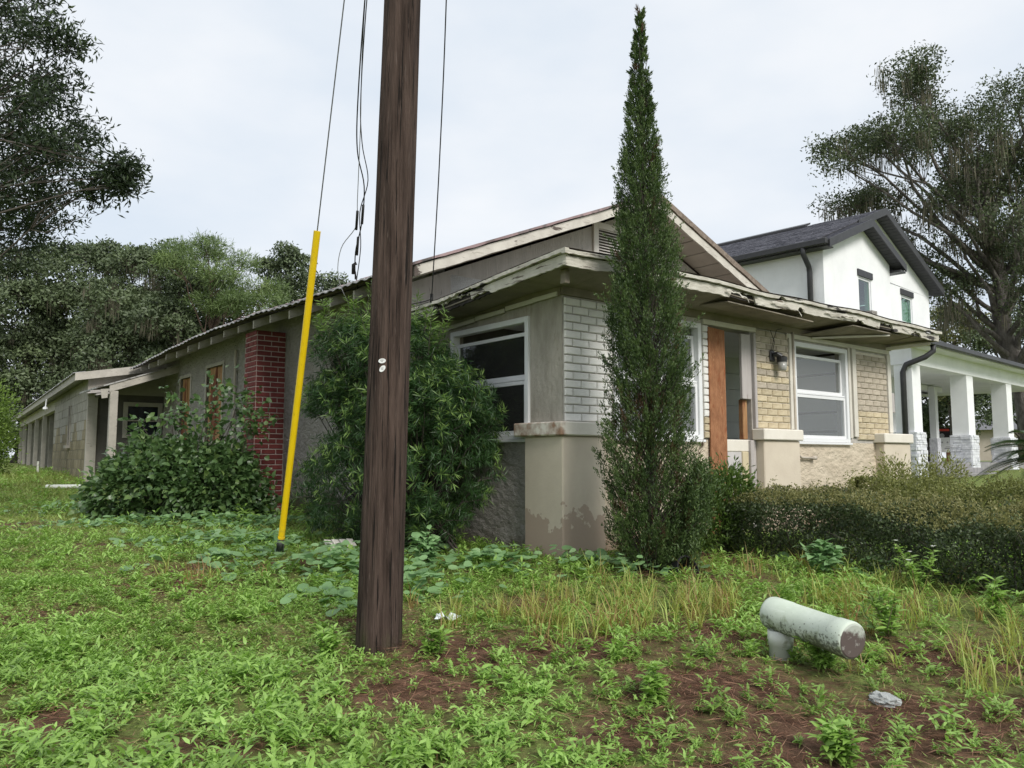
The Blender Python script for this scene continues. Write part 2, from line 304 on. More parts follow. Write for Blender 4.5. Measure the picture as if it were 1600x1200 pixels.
M['nb_inside'] = mat('green_dark_room', (.06, .16, .10), (.10, .22, .14), 4)
M['far_wall'] = mat('far_beige', (.44, .38, .32), (.5, .44, .38), 3)
M['far_roof'] = mat('far_roof', (.14, .14, .15), (.19, .19, .2), 4)

# vegetation and ground
M['bark'] = mat('oak_bark', (.07, .06, .05), (.17, .155, .14), 6, stretch=(1, 1, .4), bump=1, bscale=16, bstretch=(1, 1, .35), bdist=.06)
M['bark_dark'] = mat('dark_bark', (.045, .038, .03), (.10, .088, .075), 8, bump=.6, bscale=20)
M['pine_bark'] = mat('pine_bark', (.10, .065, .05), (.16, .11, .09), 8, bump=.6, bscale=20)
M['stem'] = mat('green_stem', (.10, .10, .045), (.17, .15, .08), 12)
M['pole'] = mat('utility_pole_wood', (.03, .020, .016), (.115, .080, .066), 9, stretch=(3, 3, .2), detail=12, rough=.85, spec=.15, lo=.3, hi=.7, bump=1, bscale=16, bstretch=(5, 5, .2), bdetail=10, bdist=.03,
    layers=[dict(c=(.010, .008, .007), scale=18, stretch=(3, 3, .10), lo=.57, hi=.61, amt=.9), dict(c=(.16, .125, .11), scale=26, stretch=(4, 4, .25), lo=.60, hi=.70, amt=.6), dict(c=(.075, .08, .035), scale=5, stretch=(2, 2, .4), z=(-.1, .55), k=.4, lo=.62, hi=.9, amt=.6)])
M['yellow'] = mat('yellow_plastic', (.86, .57, .004), (.92, .63, .012), 4, stretch=(6, 6, .3), rough=.4, spec=.4, layers=[dict(c=(.5, .3, .02), scale=9, stretch=(6, 6, .3), lo=.6, hi=.75, amt=.6), dict(c=(.22, .19, .12), scale=30, stretch=(3, 3, 1), lo=.66, hi=.7, amt=.6), dict(c=(.30, .24, .10), scale=6, z=(.0, .7), k=.3, lo=.6, hi=.9, amt=.7)])
M['steel'] = mat('galvanised', (.12, .125, .13), (.22, .22, .22), 20, rough=.5, metal=.6)
M['cable'] = mat('black_cable', (.018, .017, .017), (.03, .03, .03), 9, rough=.6)
M['cable_grey'] = mat('grey_cable', (.25, .25, .26), (.32, .32, .33), 9, rough=.6)
M['tagw'] = mat('white_tag', (.75, .75, .76), (.8, .8, .8), 20, rough=.4)
M['pvc'] = mat('pale_green_pvc', (.50, .565, .47), (.60, .66, .57), 4, rough=.55, bump=.08, layers=[dict(c=(.17, .21, .10), scale=9, detail=10, z=(.08, .33), k=.22, lo=.50, hi=.62, amt=.75), dict(c=(.05, .055, .035), scale=55, detail=10, z=(.12, .34), k=.2, lo=.58, hi=.64, amt=.7), dict(c=(.62, .68, .6), scale=20, stretch=(.3, .3, 3), lo=.62, hi=.66, amt=.5)])
M['pvc_leg'] = mat('dirty_white_pvc', (.58, .60, .54), (.66, .68, .62), 4, rough=.5, layers=[dict(c=(.2, .2, .12), scale=14, lo=.56, hi=.66, amt=.7)])
M['pvc_mold'] = mat('mouldy_pipe_cap', (.40, .43, .38), (.46, .49, .43), 5, rough=.7, layers=[dict(c=(.085, .06, .055), scale=7, z=(.1, .34), k=.2, ax=2, lo=.46, hi=.54, amt=.95), dict(c=(.34, .33, .3), scale=30, lo=.6, hi=.66, amt=.6)])
M['rock'] = mat('pale_rock', (.42, .44, .42), (.6, .62, .6), 20, bump=.6)
M['litter'] = mat('litter_plastic', (.62, .72, .80), (.8, .82, .84), 30, rough=.25, spec=.6)
M['black_pot'] = mat('black_plastic', (.015, .015, .015), (.025, .025, .025), 9, rough=.5)
M['sign_black'] = mat('sign_black', (.02, .018, .018), (.03, .025, .025), 6)
M['sign_red'] = mat('sign_red', (.45, .05, .03), (.5, .06, .04), 6)
M['sign_white'] = mat('sign_white', (.74, .74, .72), (.78, .78, .76), 6)
M['sign_grey'] = mat('sign_grey', (.3, .3, .3), (.35, .35, .35), 6)
M['redwood'] = mat('red_brown_post', (.14, .05, .03), (.2, .08, .05), 9)

W1 = leaf_mat('weed_leaf', [(.14, .22, .05), (.26, .42, .09), (.38, .57, .16)], .3, .38, .45)
W2 = leaf_mat('broad_weed_leaf', [(.13, .23, .10), (.22, .37, .16), (.32, .48, .23)], .3)
G1 = leaf_mat('rank_grass', [(.34, .20, .10), (.33, .36, .09), (.42, .52, .14)], .35)
G2 = leaf_mat('turf_leaf', [(.17, .19, .06), (.28, .35, .10), (.38, .46, .15)], .3)
STRAW = leaf_mat('pine_straw', [(.08, .035, .02), (.18, .085, .05), (.32, .19, .12)], 0, .8)
OAKL = leaf_mat('oak_leaf', [(.04, .055, .026), (.08, .105, .048), (.14, .175, .08)], .25)
OAKF = leaf_mat('far_oak_leaf', [(.06, .08, .042), (.11, .145, .072), (.165, .21, .10)], .15)
NEARL = leaf_mat('near_oak_leaf', [(.018, .028, .015), (.036, .056, .026), (.08, .115, .045)], .25)
PINEL = leaf_mat('pine_needle', [(.08, .12, .045), (.14, .20, .07), (.22, .29, .10)], .2)
LIME = leaf_mat('lime_bush_leaf', [(.10, .16, .035), (.18, .27, .06), (.27, .37, .10)], .3)
YELT = leaf_mat('olive_tree_leaf', [(.08, .09, .035), (.16, .17, .065), (.26, .26, .11)], .25)
MOSS = leaf_mat('spanish_moss', [(.09, .085, .06), (.14, .13, .095), (.20, .185, .135)], .2, .9, .1)
CYPL = leaf_mat('cypress_leaf', [(.03, .055, .018), (.07, .115, .034), (.15, .21, .07)], .2)
CYPB = leaf_mat('dry_cypress', [(.06, .035, .02), (.10, .06, .035), (.14, .09, .05)], .1)
PODO = leaf_mat('podocarpus_leaf', [(.026, .058, .020), (.050, .108, .030), (.21, .32, .08)], .25, .35)
VINE = leaf_mat('vine_leaf', [(.05, .095, .035), (.10, .175, .06), (.24, .33, .10)], .25, .35, .5)
SHRUB = leaf_mat('door_shrub_leaf', [(.05, .09, .025), (.11, .18, .04), (.19, .28, .07)], .3)
HEDGE = leaf_mat('hedge_leaf', [(.035, .055, .026), (.075, .105, .042), (.14, .18, .07)], .2)
HEDGT = leaf_mat('hedge_new_growth', [(.12, .13, .045), (.22, .22, .085), (.33, .31, .13)], .3)
HEDG2 = leaf_mat('back_hedge_leaf', [(.09, .10, .04), (.20, .22, .07), (.33, .34, .13)], .3)
SAGO = leaf_mat('sago_leaf', [(.018, .04, .015), (.035, .07, .022), (.05, .09, .03)], .15, .35)
FLOW = leaf_mat('white_flower', [(.7, .7, .65), (.8, .8, .78)], .2)

# ------------------------------------------------------------------ ground
GY = np.array([-400, 0, 2, 3, 4.5, 6, 7.5, 10, 13, 16.5, 20, 25, 32, 60, 400.]); GZ = np.array([-.3, -.3, -.26, -.22, -.13, -.05, 0, .0, .03, .24, .46, .56, .62, .72, .80])
def gz(x, y):
    x = np.asarray(x, float); y = np.asarray(y, float)
    b = (np.interp(y - .5, GY, GZ) + np.interp(y, GY, GZ) + np.interp(y + .5, GY, GZ)) / 3
    n = (vnoise(x, y, .9, 3) - .5) * .05 + (vnoise(x, y, .3, 4) - .5) * .03
    hx, hy = x - .49, y - 7.6; u = hx * .7826 + hy * .6225; v = -hx * .6225 + hy * .7826
    return b + n * np.clip((60 - np.hypot(x, y)) / 40, 0, 1)
GRD = np.array([(-.28, 4.5, .45, .38), (-.49, 3.9, .4, .3), (.3, 4.6, .55, .3), (.95, 3.95, .55, .35), (1.46, 3.38, .75, .3), (2.01, 3.66, .6, .25), (1.2, 4.9, .5, .3), (-7, 11.1, 1.1, .8), (-2.04, 3.51, .18, .15), (1.6, 6.6, .4, .3), (2.4, 4.4, .5, .3), (-2.6, 6.1, .5, .35), (.55, 3.4, .3, .2), (1.9, 7.6, .5, .3), (-1.9, 7.2, .25, .2), (-4.4, 8.4, .8, .3), (-.9, 5.2, .3, .2), (1.05, 3.1, .35, .2), (-3.2, 5.2, .45, .22), (-5.4, 9.6, 1.0, .35), (-1.2, 3.2, .25, .12), (-2.9, 7.0, .5, .2), (.2, 5.7, .3, .15)])
def bare(x, y):
    f = np.zeros_like(x)
    for cx, cy, rx, ry in GRD:
        f = np.maximum(f, .85 * np.exp(-(((x - cx) / rx) ** 2 + ((y - cy) / ry) ** 2)))
    return f
def build_ground():
    m, t, b, o = new_mat('soil_and_turf'); N = t.nodes.new; L = t.links.new
    tcn = N('ShaderNodeTexCoord')
    def noise(s, d=8, off=0):
        mp = N('ShaderNodeMapping'); mp.inputs['Location'].default_value = (off, off, off); n = N('ShaderNodeTexNoise'); n.inputs['Scale'].default_value = s; n.inputs['Detail'].default_value = d; n.inputs['Roughness'].default_value = .7
        L(tcn.outputs['Object'], mp.inputs[0]); L(mp.outputs[0], n.inputs['Vector']); return n.outputs['Fac']
    def ramp(f, a, ca, b_, cb):
        r = N('ShaderNodeValToRGB'); e = r.color_ramp.elements; e[0].position = a; e[0].color = c4(ca); e[1].position = b_; e[1].color = c4(cb); L(f, r.inputs[0]); return r.outputs[0]
    soil = ramp(noise(9), .35, (.06, .032, .020), .65, (.21, .125, .08))
    turf = ramp(noise(26, 8, 5), .35, (.085, .10, .032), .65, (.24, .31, .085))
    at = N('ShaderNodeAttribute'); at.attribute_name = 'tint'
    ad = N('ShaderNodeMath'); ad.operation = 'ADD'; L(noise(6, 8, 9), ad.inputs[0]); L(at.outputs['Fac'], ad.inputs[1])
    mr = N('ShaderNodeMapRange'); mr.inputs['From Min'].default_value = .85; mr.inputs['From Max'].default_value = 1.15; L(ad.outputs[0], mr.inputs['Value'])
    mi = N('ShaderNodeMix'); mi.data_type = 'RGBA'; L(mr.outputs[0], mi.inputs['Factor']); L(soil, mi.inputs['A']); L(turf, mi.inputs['B']); L(mi.outputs['Result'], b.inputs['Base Color'])
    b.inputs['Roughness'].default_value = .95; b.inputs['Specular IOR Level'].default_value = .15
    bp = N('ShaderNodeBump'); bp.inputs['Strength'].default_value = .9; bp.inputs['Distance'].default_value = .03; L(noise(40, 8, 2), bp.inputs['Height']); L(bp.outputs[0], b.inputs['Normal'])
    rs = np.concatenate([[.01], np.geomspace(.5, 600, 150)]); ths = np.linspace(0, 2 * np.pi, 241)[:-1]
    X = (rs[:, None] * np.sin(ths)[None]).ravel(); Y = (rs[:, None] * np.cos(ths)[None]).ravel()
    V = np.stack([X, Y, gz(X, Y)], 1); n = 240; i, j = np.meshgrid(np.arange(len(rs) - 1), np.arange(n), indexing='ij'); i = i.ravel(); j = j.ravel(); k = (j + 1) % n
    F = np.stack([i * n + j, i * n + k, (i + 1) * n + k, (i + 1) * n + j], 1)
    tint = .62 - .5 * bare(X, Y); tint = np.where(Y > 9, tint + .12, tint)
    g = np_mesh('ground', V, F.ravel(), np.full(len(F), 4), m, tint=tint, smooth=True); g['kind'] = 'structure'
build_ground()

# ------------------------------------------------------------------ the old house (local x along its front, local y along its left side)
O = Vector((.487, 7.6, 0)); TH = R(38.5)
def HW(u, v, z=0): return (O.x + u * math.cos(TH) - v * math.sin(TH), O.y + u * math.sin(TH) + v * math.cos(TH), z)
house = empty('bungalow', O, TH, 'derelict beige stucco bungalow with peeling eaves, brick panels and a red brick chimney', 'house')
W0 = .08; WT = .16; HR = 6.78; ZT = 2.58; VG = 2.3; VEND = 14.3
WA = (.78, 2.22, 1.155, 2.50); DO = (2.37, 3.20, -.02, 2.50); WB = (4.12, 5.48, 1.155, 2.47); WL = (.58, 2.02, 1.14, 2.42)
mb = MB(); wall_grid(mb, 'u', W0, WT, W0, HR, -.4, 1.155, [DO]); mb.build('lower_front_wall', M['stucco_front'], house)
mb = MB(); wall_grid(mb, 'u', W0, WT, W0, HR, 1.155, ZT, [WA, DO, WB]); mb.build('upper_front_wall', M['white_mortar'], house)
mb = MB(); wall_grid(mb, 'v', W0, WT, W0 + WT, VG + .128, -.4, 1.14, []); mb.build('lower_side_wall', M['stucco_low'], house)
mb = MB(); wall_grid(mb, 'v', W0, WT, W0 + WT, VG + .128, 1.14, ZT, [WL]); mb.build('upper_side_wall', M['stucco_raw'], house)
B1 = (10.1, 11.1, 1.28, 2.80); B2 = (12.2, 12.95, 1.28, 2.72)
mb = MB(); wall_grid(mb, 'v', W0, WT, VG + .13, VEND, -.4, 3.32, [B1, B2]); mb.build('long_side_wall', M['stucco_left'], house)
mb = MB(); wall_grid(mb, 'v', HR - WT, WT, W0 + WT, VEND, -.4, 3.2, [(1.62, 2.22, .5, 2.55), (2.5, 4.4, .5, 2.58), (4.6, 6.4, .5, 2.58), (6.6, 8.6, .5, 2.58)]); mb.box(W0 + WT, HR - WT, VEND - WT, VEND, -.4, 3.2); mb.build('rear_wall', M['stucco_left'], house)  # unseen openings added to let daylight into the rooms
# the corner ends of the upper front wall show bare stucco on the side
mb = MB(); mb.box(W0 - .004, W0, W0, W0 + WT, 1.30, ZT); mb.build('corner_strip', M['stucco_raw'], house)

# pedestals with ledges
def pedestal(u0, u1, v0, v1, ledge_mat, extra_left=.0):
    m = MB(); m.box(u0, u1, v0, v1, -.4, 1.16); p = m.build('pedestal', M['stucco_pedestal'], house, bevel=.012)
    m = MB(); m.box(u0 - .05, u1 + .03, v0 - .04, v1 + extra_left, 1.163, 1.30); m.build('ledge', ledge_mat, p, bevel=.012)
pedestal(0, .58, 0, .58, M['ledge'], .12)
pedestal(3.24, 4.02, -.06, W0, M['ledge_plain'])
pedestal(6.22, 7.02, -.06, .5, M['ledge_plain'])
mb = MB(); mb.box(2.62, 3.18, W0 + .01, W0 + .12, 1.02, 1.165); mb.build('door_ledge', M['ledge_plain'], house, bevel=.01)

# brick veneers: every brick is its own object on a mortar bed
def brick_meshes(L_, H, D, m, k=4, name='brick'):
    out = []
    for i in range(k):
        q = MB(); r = random.Random(i + int(L_ * 100)); j = lambda: r.uniform(-.0022, .0022)
        a, h = L_ / 2, H / 2; c = .007
        fr = [(-a + c + j(), -D + j(), -h + c + j()), (a - c + j(), -D + j(), -h + c + j()), (a - c + j(), -D + j(), h - c + j()), (-a + c + j(), -D + j(), h - c + j())]
        md = [(-a, -D + c, -h), (a, -D + c, -h), (a, -D + c, h), (-a, -D + c, h)]; bk = [(-a, .012, -h), (a, .012, -h), (a, .012, h), (-a, .012, h)]
        q.add(fr + md + bk, [(0, 1, 2, 3)] + [(4 + s, 4 + (s + 1) % 4, (s + 1) % 4, s) for s in range(4)] + [(8 + s, 8 + (s + 1) % 4, 4 + (s + 1) % 4, 4 + s) for s in range(4)])
        out.append(q.mesh(name, m))
    return out
def lay_bricks(parent, x0, x1, z0, z1, mat_fn, plane, bl, ch, jt=.012, D=.018, rot=0, off=0):
    """running bond between x0 and x1; plane(x) gives the location of a brick centre"""
    cache = {}; n = int(round((z1 - z0) / ch)); 
    for r in range(n):
        z = z0 + (r + .5) * ch; x = x0 - (bl / 2 if (r + off) % 2 else 0)
        while x < x1 - .01:
            a, b = max(x, x0), min(x + bl, x1); x += bl
            if b - a < .035: continue
            w = round(b - a - jt, 3); m = mat_fn(z)
            key = (w, m.name)
            if key not in cache: cache[key] = brick_meshes(w, ch - jt, D, m)
            dz = random.uniform(-.0015, .0015)
            inst('brick', random.choice(cache[key]), parent, plane((a + b) / 2, z + dz), (random.uniform(-.006, .006), random.uniform(-.008, .008), rot))
def veneer(u0, u1, z0, z1, bed, fn, bl=.222, ch=.0825, label=None):
    m = MB(); m.box(u0, u1, W0 - .012, W0 - .002, z0, z1); v = m.build('brick_panel', bed, house, label=label)
    lay_bricks(v, u0, u1, z0, z1, fn, lambda x, z: (x, W0 - .012, z), bl, ch)
    return v
veneer(W0 + .003, .75, 1.305, 2.54, M['white_mortar'], lambda z: M['white_brick'], label='white painted brick panel at the corner')
veneer(2.245, 2.36, 1.17, 2.49, M['white_mortar'], lambda z: M['white_brick'] if z > 1.45 else M['tan_brick'])
veneer(3.28, 4.0, 1.31, 2.52, M['tan_mortar'], lambda z: M['tan_brick'] if z < 2.0 + .2 * math.sin(z * 40) else M['tan_brick_grey'], label='tan brick panel beside the doorway')
veneer(5.72, 6.60, 1.20, 2.47, M['tan_mortar'], lambda z: M['tan_brick'] if z < 1.6 else M['tan_brick_grey'], label='tan brick panel at the right end')

# windows
def sash_window(axis, c, w, glass_up, glass_lo, tilt=0, fw=.06, out=-1):
    a0, a1, z0, z1 = w; zm = (z0 + z1) / 2 + .02
    P = (lambda x0, x1, d0, d1, za, zb, m: m.box(x0, x1, c + d0, c + d1, za, zb)) if axis == 'u' else (lambda x0, x1, d0, d1, za, zb, m: m.box(c + d0, c + d1, x0, x1, za, zb))
    m = MB(); P(a0, a0 + fw, -.03, .07, z0, z1, m); P(a1 - fw, a1, -.03, .07, z0, z1, m); P(a0 + fw, a1 - fw, -.03, .07, z1 - fw, z1, m); P(a0 + fw, a1 - fw, -.03, .07, z0, z0 + fw * .8, m)
    P(a0 - .02, a1 + .02, -.05, -.031, z0 - .03, z0 - .002, m)
    f = m.build('window', M['vinyl'], house, bevel=.004)
    def sash(za, zb, d, g):
        s = MB(); sw = .04; P(a0 + fw + .002, a0 + fw + sw, d, d + .03, za, zb, s); P(a1 - fw - sw, a1 - fw - .002, d, d + .03, za, zb, s)
        P(a0 + fw + sw, a1 - fw - sw, d, d + .03, zb - sw, zb, s); P(a0 + fw + sw, a1 - fw - sw, d, d + .03, za, za + sw, s); s.build('sash', M['vinyl'], f, bevel=.003)
        s = MB(); P(a0 + fw + sw - .003, a1 - fw - sw + .003, d + .012, d + .018, za + sw - .003, zb - sw + .003, s); s.build('pane', g, f)
    sash(zm - .02, z1 - fw - .09, .035, glass_up); sash(z0 + fw * .8 + .002, zm - .05, -.005, glass_lo)
    s = MB(); P(a0 + fw, a1 - fw, .0, .03, zm - .045, zm - .022, s); s.build('meeting_rail', M['vinyl'], f, bevel=.004)
    return f
sash_window('u', W0, WA, M['glass'], M['glass'])
wB = sash_window('u', W0, WB, M['glass'], M['glass'])
sash_window('v', W0, WL, M['dark_glass'], M['dark_glass'])
# window trims on the front
mb = MB(); mb.box(4.02, 4.095, W0 - .035, W0 + .03, 1.31, 2.56); mb.build('window_trim', M['trim'], house, bevel=.005)
mb = MB(); mb.box(5.50, 5.56, W0 - .03, W0 + .03, 1.22, 2.52); mb.box(5.60, 5.70, W0 - .04, W0 + .03, 1.24, 2.5); mb.build('window_trim', M['trim'], house, bevel=.005)
mb = MB(); mb.box(6.62, 6.72, W0 - .04, W0 + .03, 1.32, 2.5); mb.build('corner_board', M['trim'], house, bevel=.005)
mb = MB(); mb.box(3.98, 6.72, W0 - .03, W0 - .001, 2.5, 2.56); mb.build('head_trim', M['trim'], house, bevel=.004)
mb = MB(); mb.box(2.26, 3.3, W0 - .03, W0 - .001, 2.50, 2.56); mb.build('door_head_trim', M['trim'], house, bevel=.004)

# doorway: orange board, hanging jamb board, half-height panel
mb = MB(); mb.hexa([(2.33, W0 - .05, -.05), (2.66, W0 - .03, -.05), (2.66, W0 - .01, -.05), (2.33, W0 - .03, -.05), (2.33, W0 - .045, 2.47), (2.66, W0 - .025, 2.46), (2.66, W0 - .006, 2.46), (2.33, W0 - .026, 2.47)])
mb.build('door_board', M['osb'], house, label='orange oriented strand board nailed across the doorway')
mb = MB(); mb.box(3.0, 3.19, W0 - .02, W0 + .02, 1.66, 2.46); mb.build('jamb_board', M['grey_trim'], house, bevel=.006)
mb = MB(); mb.box(3.07, 3.16, W0 + .03, W0 + .1, 1.17, 1.66); mb.build('rotten_jamb', M['ply'], house, bevel=.01)
mb = MB(); mb.box(2.66, 3.0, W0 + .02, W0 + .06, -.3, 1.02); mb.build('half_panel', mat('pale_grey_panel', (.48, .46, .45), (.55, .53, .52), 4, bump=.1), house)
mb = MB(); mb.box(3.0, 3.12, W0 + .0, W0 + .07, -.3, 1.02); mb.build('yellow_jamb', mat('yellowed_board', (.50, .42, .26), (.58, .5, .34), 6, stretch=(1, 1, .3), bump=.2), house, bevel=.006)
mb = MB(); mb.box(3.13, 3.235, W0 - .03, W0 + .08, -.3, 1.16); mb.build('door_post', M['grey_trim'], house, bevel=.008)
mb = MB(); mb.box(3.215, 3.265, W0 - .05, W0 + .05, 1.31, 2.49); mb.build('door_casing', M['grey_trim'], house, bevel=.006)
# porch light
pl = MB(); pl.box(3.56, 3.66, W0 - .055, W0 - .032, 2.16, 2.30); plo = pl.build('wall_lamp', M['black_metal'], house, bevel=.01)
m = MB(); m.tube([(3.61, W0 - .05, 2.24), (3.64, W0 - .09, 2.25), (3.68, W0 - .12, 2.22)], [.025, .035, .04], 10); m.lathe([(.062, 2.15), (.066, 2.21), (.03, 2.23)], 14, Matrix.Translation((3.69, W0 - .13, 0))); m.build('lamp_hood', M['black_metal'], plo, smooth=False)
m = MB(); m.lathe([(.04, 2.04), (.052, 2.055), (.058, 2.149)], 14, Matrix.Translation((3.69, W0 - .13, 0))); m.build('lamp_glass', M['lamp_glass'], plo, smooth=True)
m = MB(); m.tube([(3.6, W0 - .04, 2.3), (3.62, W0 - .07, 2.45), (3.7, W0 - .06, 2.57), (3.83, W0 - .05, 2.6)], .004, 5); m.tube([(3.63, W0 - .04, 2.3), (3.6, W0 - .09, 2.4), (3.56, W0 - .06, 2.55)], .004, 5); m.build('lamp_wire', M['cable'], plo)
# conduit down beside the right window
m = MB(); m.tube([(4.09, W0 - .045, 2.58), (4.09, W0 - .045, 1.1), (4.11, W0 - .045, 1.0), (4.2, W0 - .045, .95), (4.5, W0 - .045, .945)], .016, 8); m.tube([(4.46, W0 - .045, .945), (4.54, W0 - .045, .945)], .026, 8); m.build('conduit', M['conduit'], house, smooth=True)
mb = MB(); mb.box(6.725, 6.84, W0 - .02, W0 + .1, 1.62, 1.92); mb.build('meter_box', M['grey_trim'], house, bevel=.01)

# room behind the front windows
mb = MB(); mb.box(W0 + WT, HR - WT, W0 + WT, VG, .35, .45); mb.build('porch_floor', M['interior_floor'], house)
mb = MB(); mb.box(W0 + WT, HR - WT, W0 + WT, VG, 2.60, 2.63); mb.build('porch_ceiling', M['interior_white'], house)
pw = MB(); wall_grid(pw, 'u', VG, .1, W0 + WT, HR - WT, .45, 3.2, [(2.45, 5.1, .46, 2.58)]); pw = pw.build('inner_wall', M['interior_white'], house)  # wide opening added to pass daylight from the hall to the front room
for a0, a1 in ((5.12, 6.6),):
    for k in range(8):
        z = .47 + k * .268; m = MB(); m.box(a0, a1, VG - .025 - .006 * random.random(), VG - .002, z, z + .258); m.build('interior_board', M['interior_white'], pw)
mb = MB(); mb.box(W0 + WT, HR - WT, VG + .12, 9, .35, .45); mb.build('hall_floor', M['interior_floor'], house)
mb = MB(); mb.box(W0 + WT, HR - WT, VG + .12, 9, 2.62, 2.65); mb.box(W0 + WT, HR - WT, 9, 9.1, .35, 2.65); mb.box(W0 + WT + .002, W0 + WT + .03, VG + .12, 9, .45, 2.62); mb.build('hall_bounce_lining', M['interior_white'], house)  # hall and its white lining added to bounce daylight forward
mb = MB(); mb.box(W0 + WT + .002, 2.30, VG - .04, VG - .003, .45, 2.6); mb.build('interior_panel', M['interior_shade'], house)  # dark panel painted as the dimness seen through the left window
mb = MB(); mb.box(2.31, 2.36, W0 + WT, VG - .03, .45, 2.6); mb.build('partition', M['interior_white'], house)
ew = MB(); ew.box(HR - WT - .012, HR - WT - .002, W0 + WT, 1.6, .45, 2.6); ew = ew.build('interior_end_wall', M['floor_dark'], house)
for k in range(7):
    z = .46 + k * .305; m = MB(); m.box(HR - WT - .034 - .005 * random.random(), HR - WT - .0125, W0 + WT + .01, 1.6, z, z + .272); m.build('interior_board', M['interior_white'], ew)

mb = MB(); mb.box(2.95, 3.02, .9, .96, .45, 2.2); mb.bar((2.7, 1.2, 1.5), (3.3, 1.25, 1.52), .03, .03); mb.build('loose_stud', M['interior_white'], house)
mb = MB(); mb.box(4.3, 6.2, 1.4, 1.9, .45, .98); mb.box(5.5, 5.75, 1.35, 1.39, .98, 1.2); mb.build('counter', M['floor_dark'], house)

# porch roof: sagging fascia boards, drip boards, soffits
def zl(v): return float(np.interp(v, [-.52, .35, 1.18, 1.5, 2.5], [2.81, 2.75, 2.68, 2.66, 2.64]))
def zf(u): return 2.812 + .012 * math.sin(u * 1.7) + .008 * math.sin(u * 4.3)
EU, EV, ER = -.42, -.52, 7.08
def ragged_board(name, P, s0, s1, ztop, h, t, m, n=90, rag=.005, holes=(), droop=None):
    """a long weathered board with a ragged lower edge; P(s, depth, z)"""
    vs = []; fs = []; 
    r = random.Random(int(s1 * 37 + h * 1000))
    for i in range(n + 1):
        s = s0 + (s1 - s0) * i / n; zt = ztop(s); cut = 0
        for a, b, d in holes:
            if a < s < b: cut = max(cut, d * (.55 + .45 * r.random()))
        w = (droop(s) if droop else 0); zb = zt - h + cut + r.uniform(-rag, rag) * (2.2 if cut else 1)
        o = w + r.uniform(-.004, .004)
        vs += [P(s, o, zt), P(s, o + w * .8, zb), P(s, o + t, zt), P(s, o + t, zb)]
        if i:
            b = 4 * i; a = b - 4
            fs += [(a, a + 1, b + 1, b), (a + 2, b + 2, b + 3, a + 3), (a, b, b + 2, a + 2), (a + 1, a + 3, b + 3, b + 1)]
    fs += [(0, 2, 3, 1), (4 * n, 4 * n + 1, 4 * n + 3, 4 * n + 2)]
    q = MB(); q.add(vs, fs); return q.build(name, m, proof)
pr = MB(); NU, NV = 28, 12; vs = []
for j in range(NV + 1):
    v = EV - .03 + (VG - EV + .03) * j / NV
    for i in range(NU + 1):
        u = EU - .03 + (ER - EU + .06) * i / NU
        vs.append((u, v, min(zf(u) + .10 * (v - EV), zl(v) + .35 * (u - EU), zf(u) + .35 * (ER - u) + .02) + .035))
pr.add(vs, [(j * (NU + 1) + i, j * (NU + 1) + i + 1, (j + 1) * (NU + 1) + i + 1, (j + 1) * (NU + 1) + i) for j in range(NV) for i in range(NU)])
proof = pr.build('porch_roof', M['deck'], house)
FH = .10
ragged_board('front_fascia', lambda s, d, z: (s, EV + d, z), EU + .005, ER, lambda s: zf(s) - .03, FH, .022, M['fascia'], 150, holes=[(2.0, 2.45, .11), (3.3, 3.42, .08), (4.7, 4.85, .05), (5.3, 5.65, .11), (6.2, 6.5, .07)], droop=lambda s: -.012 * max(0, math.sin(s * 2.3 + .6)) ** 6)
ragged_board('front_drip_board', lambda s, d, z: (s, EV - .035 + d, z), EU - .035, ER + .03, lambda s: zf(s) + .015, .036, .05, M['fascia'], 150, rag=.004, holes=[(2.9, 3.0, .03)])
ragged_board('side_fascia', lambda s, d, z: (EU + d, s, z), EV + .0, 2.45, lambda s: zl(s) - .03, FH, .022, M['fascia'], 80, holes=[(.95, 1.6, .115), (.6, .95, .05)])
ragged_board('side_drip_board', lambda s, d, z: (EU - .035 + d, s, z), EV - .03, 2.45, lambda s: zl(s) + .015, .036, .05, M['fascia'], 80, rag=.005, holes=[(.9, 1.3, .02)])
ragged_board('end_fascia', lambda s, d, z: (ER - d, s, z), EV + .02, 2.3, lambda s: zf(ER) - .03, FH, .022, M['fascia'], 40)
ragged_board('sub_fascia', lambda s, d, z: (s, EV + .03 + d, z), EU + .04, ER - .03, lambda s: zf(s) - .03, FH - .02, .02, M['rot'], 60)
ragged_board('sub_fascia', lambda s, d, z: (EU + .03 + d, s, z), EV + .04, 2.4, lambda s: zl(s) - .03, FH - .01, .02, M['rot'], 60, rag=.012)
# peeled strips hanging off the fascia
for (u0, u1, sag) in ((2.75, 3.35, .10), (4.3, 4.9, .05), (5.9, 6.25, .05), (3.9, 4.6, .035), (1.9, 2.3, .05)):
    q = MB(); k = 8; vs = []
    for i in range(k + 1):
        s = u0 + (u1 - u0) * i / k; z = zf(s) - .06 - sag * (i / k) ** 2 + .012 * math.sin(i * 2.1); y = EV - .025 - .02 * math.sin(i / k * 3.1)
        vs += [(s, y, z), (s, y - .004, z - .018 - .010 * math.sin(i * 1.7)), (s, y + .002, z - .016), (s, y + .004, z - .002)]
    q.add(vs, [(4 * i + a, 4 * i + (a + 1) % 4, 4 * i + 4 + (a + 1) % 4, 4 * i + 4 + a) for i in range(k) for a in range(4)] + [(0, 1, 2, 3), (4 * k, 4 * k + 3, 4 * k + 2, 4 * k + 1)]); q.build('peeled_strip', M['fascia'], proof)
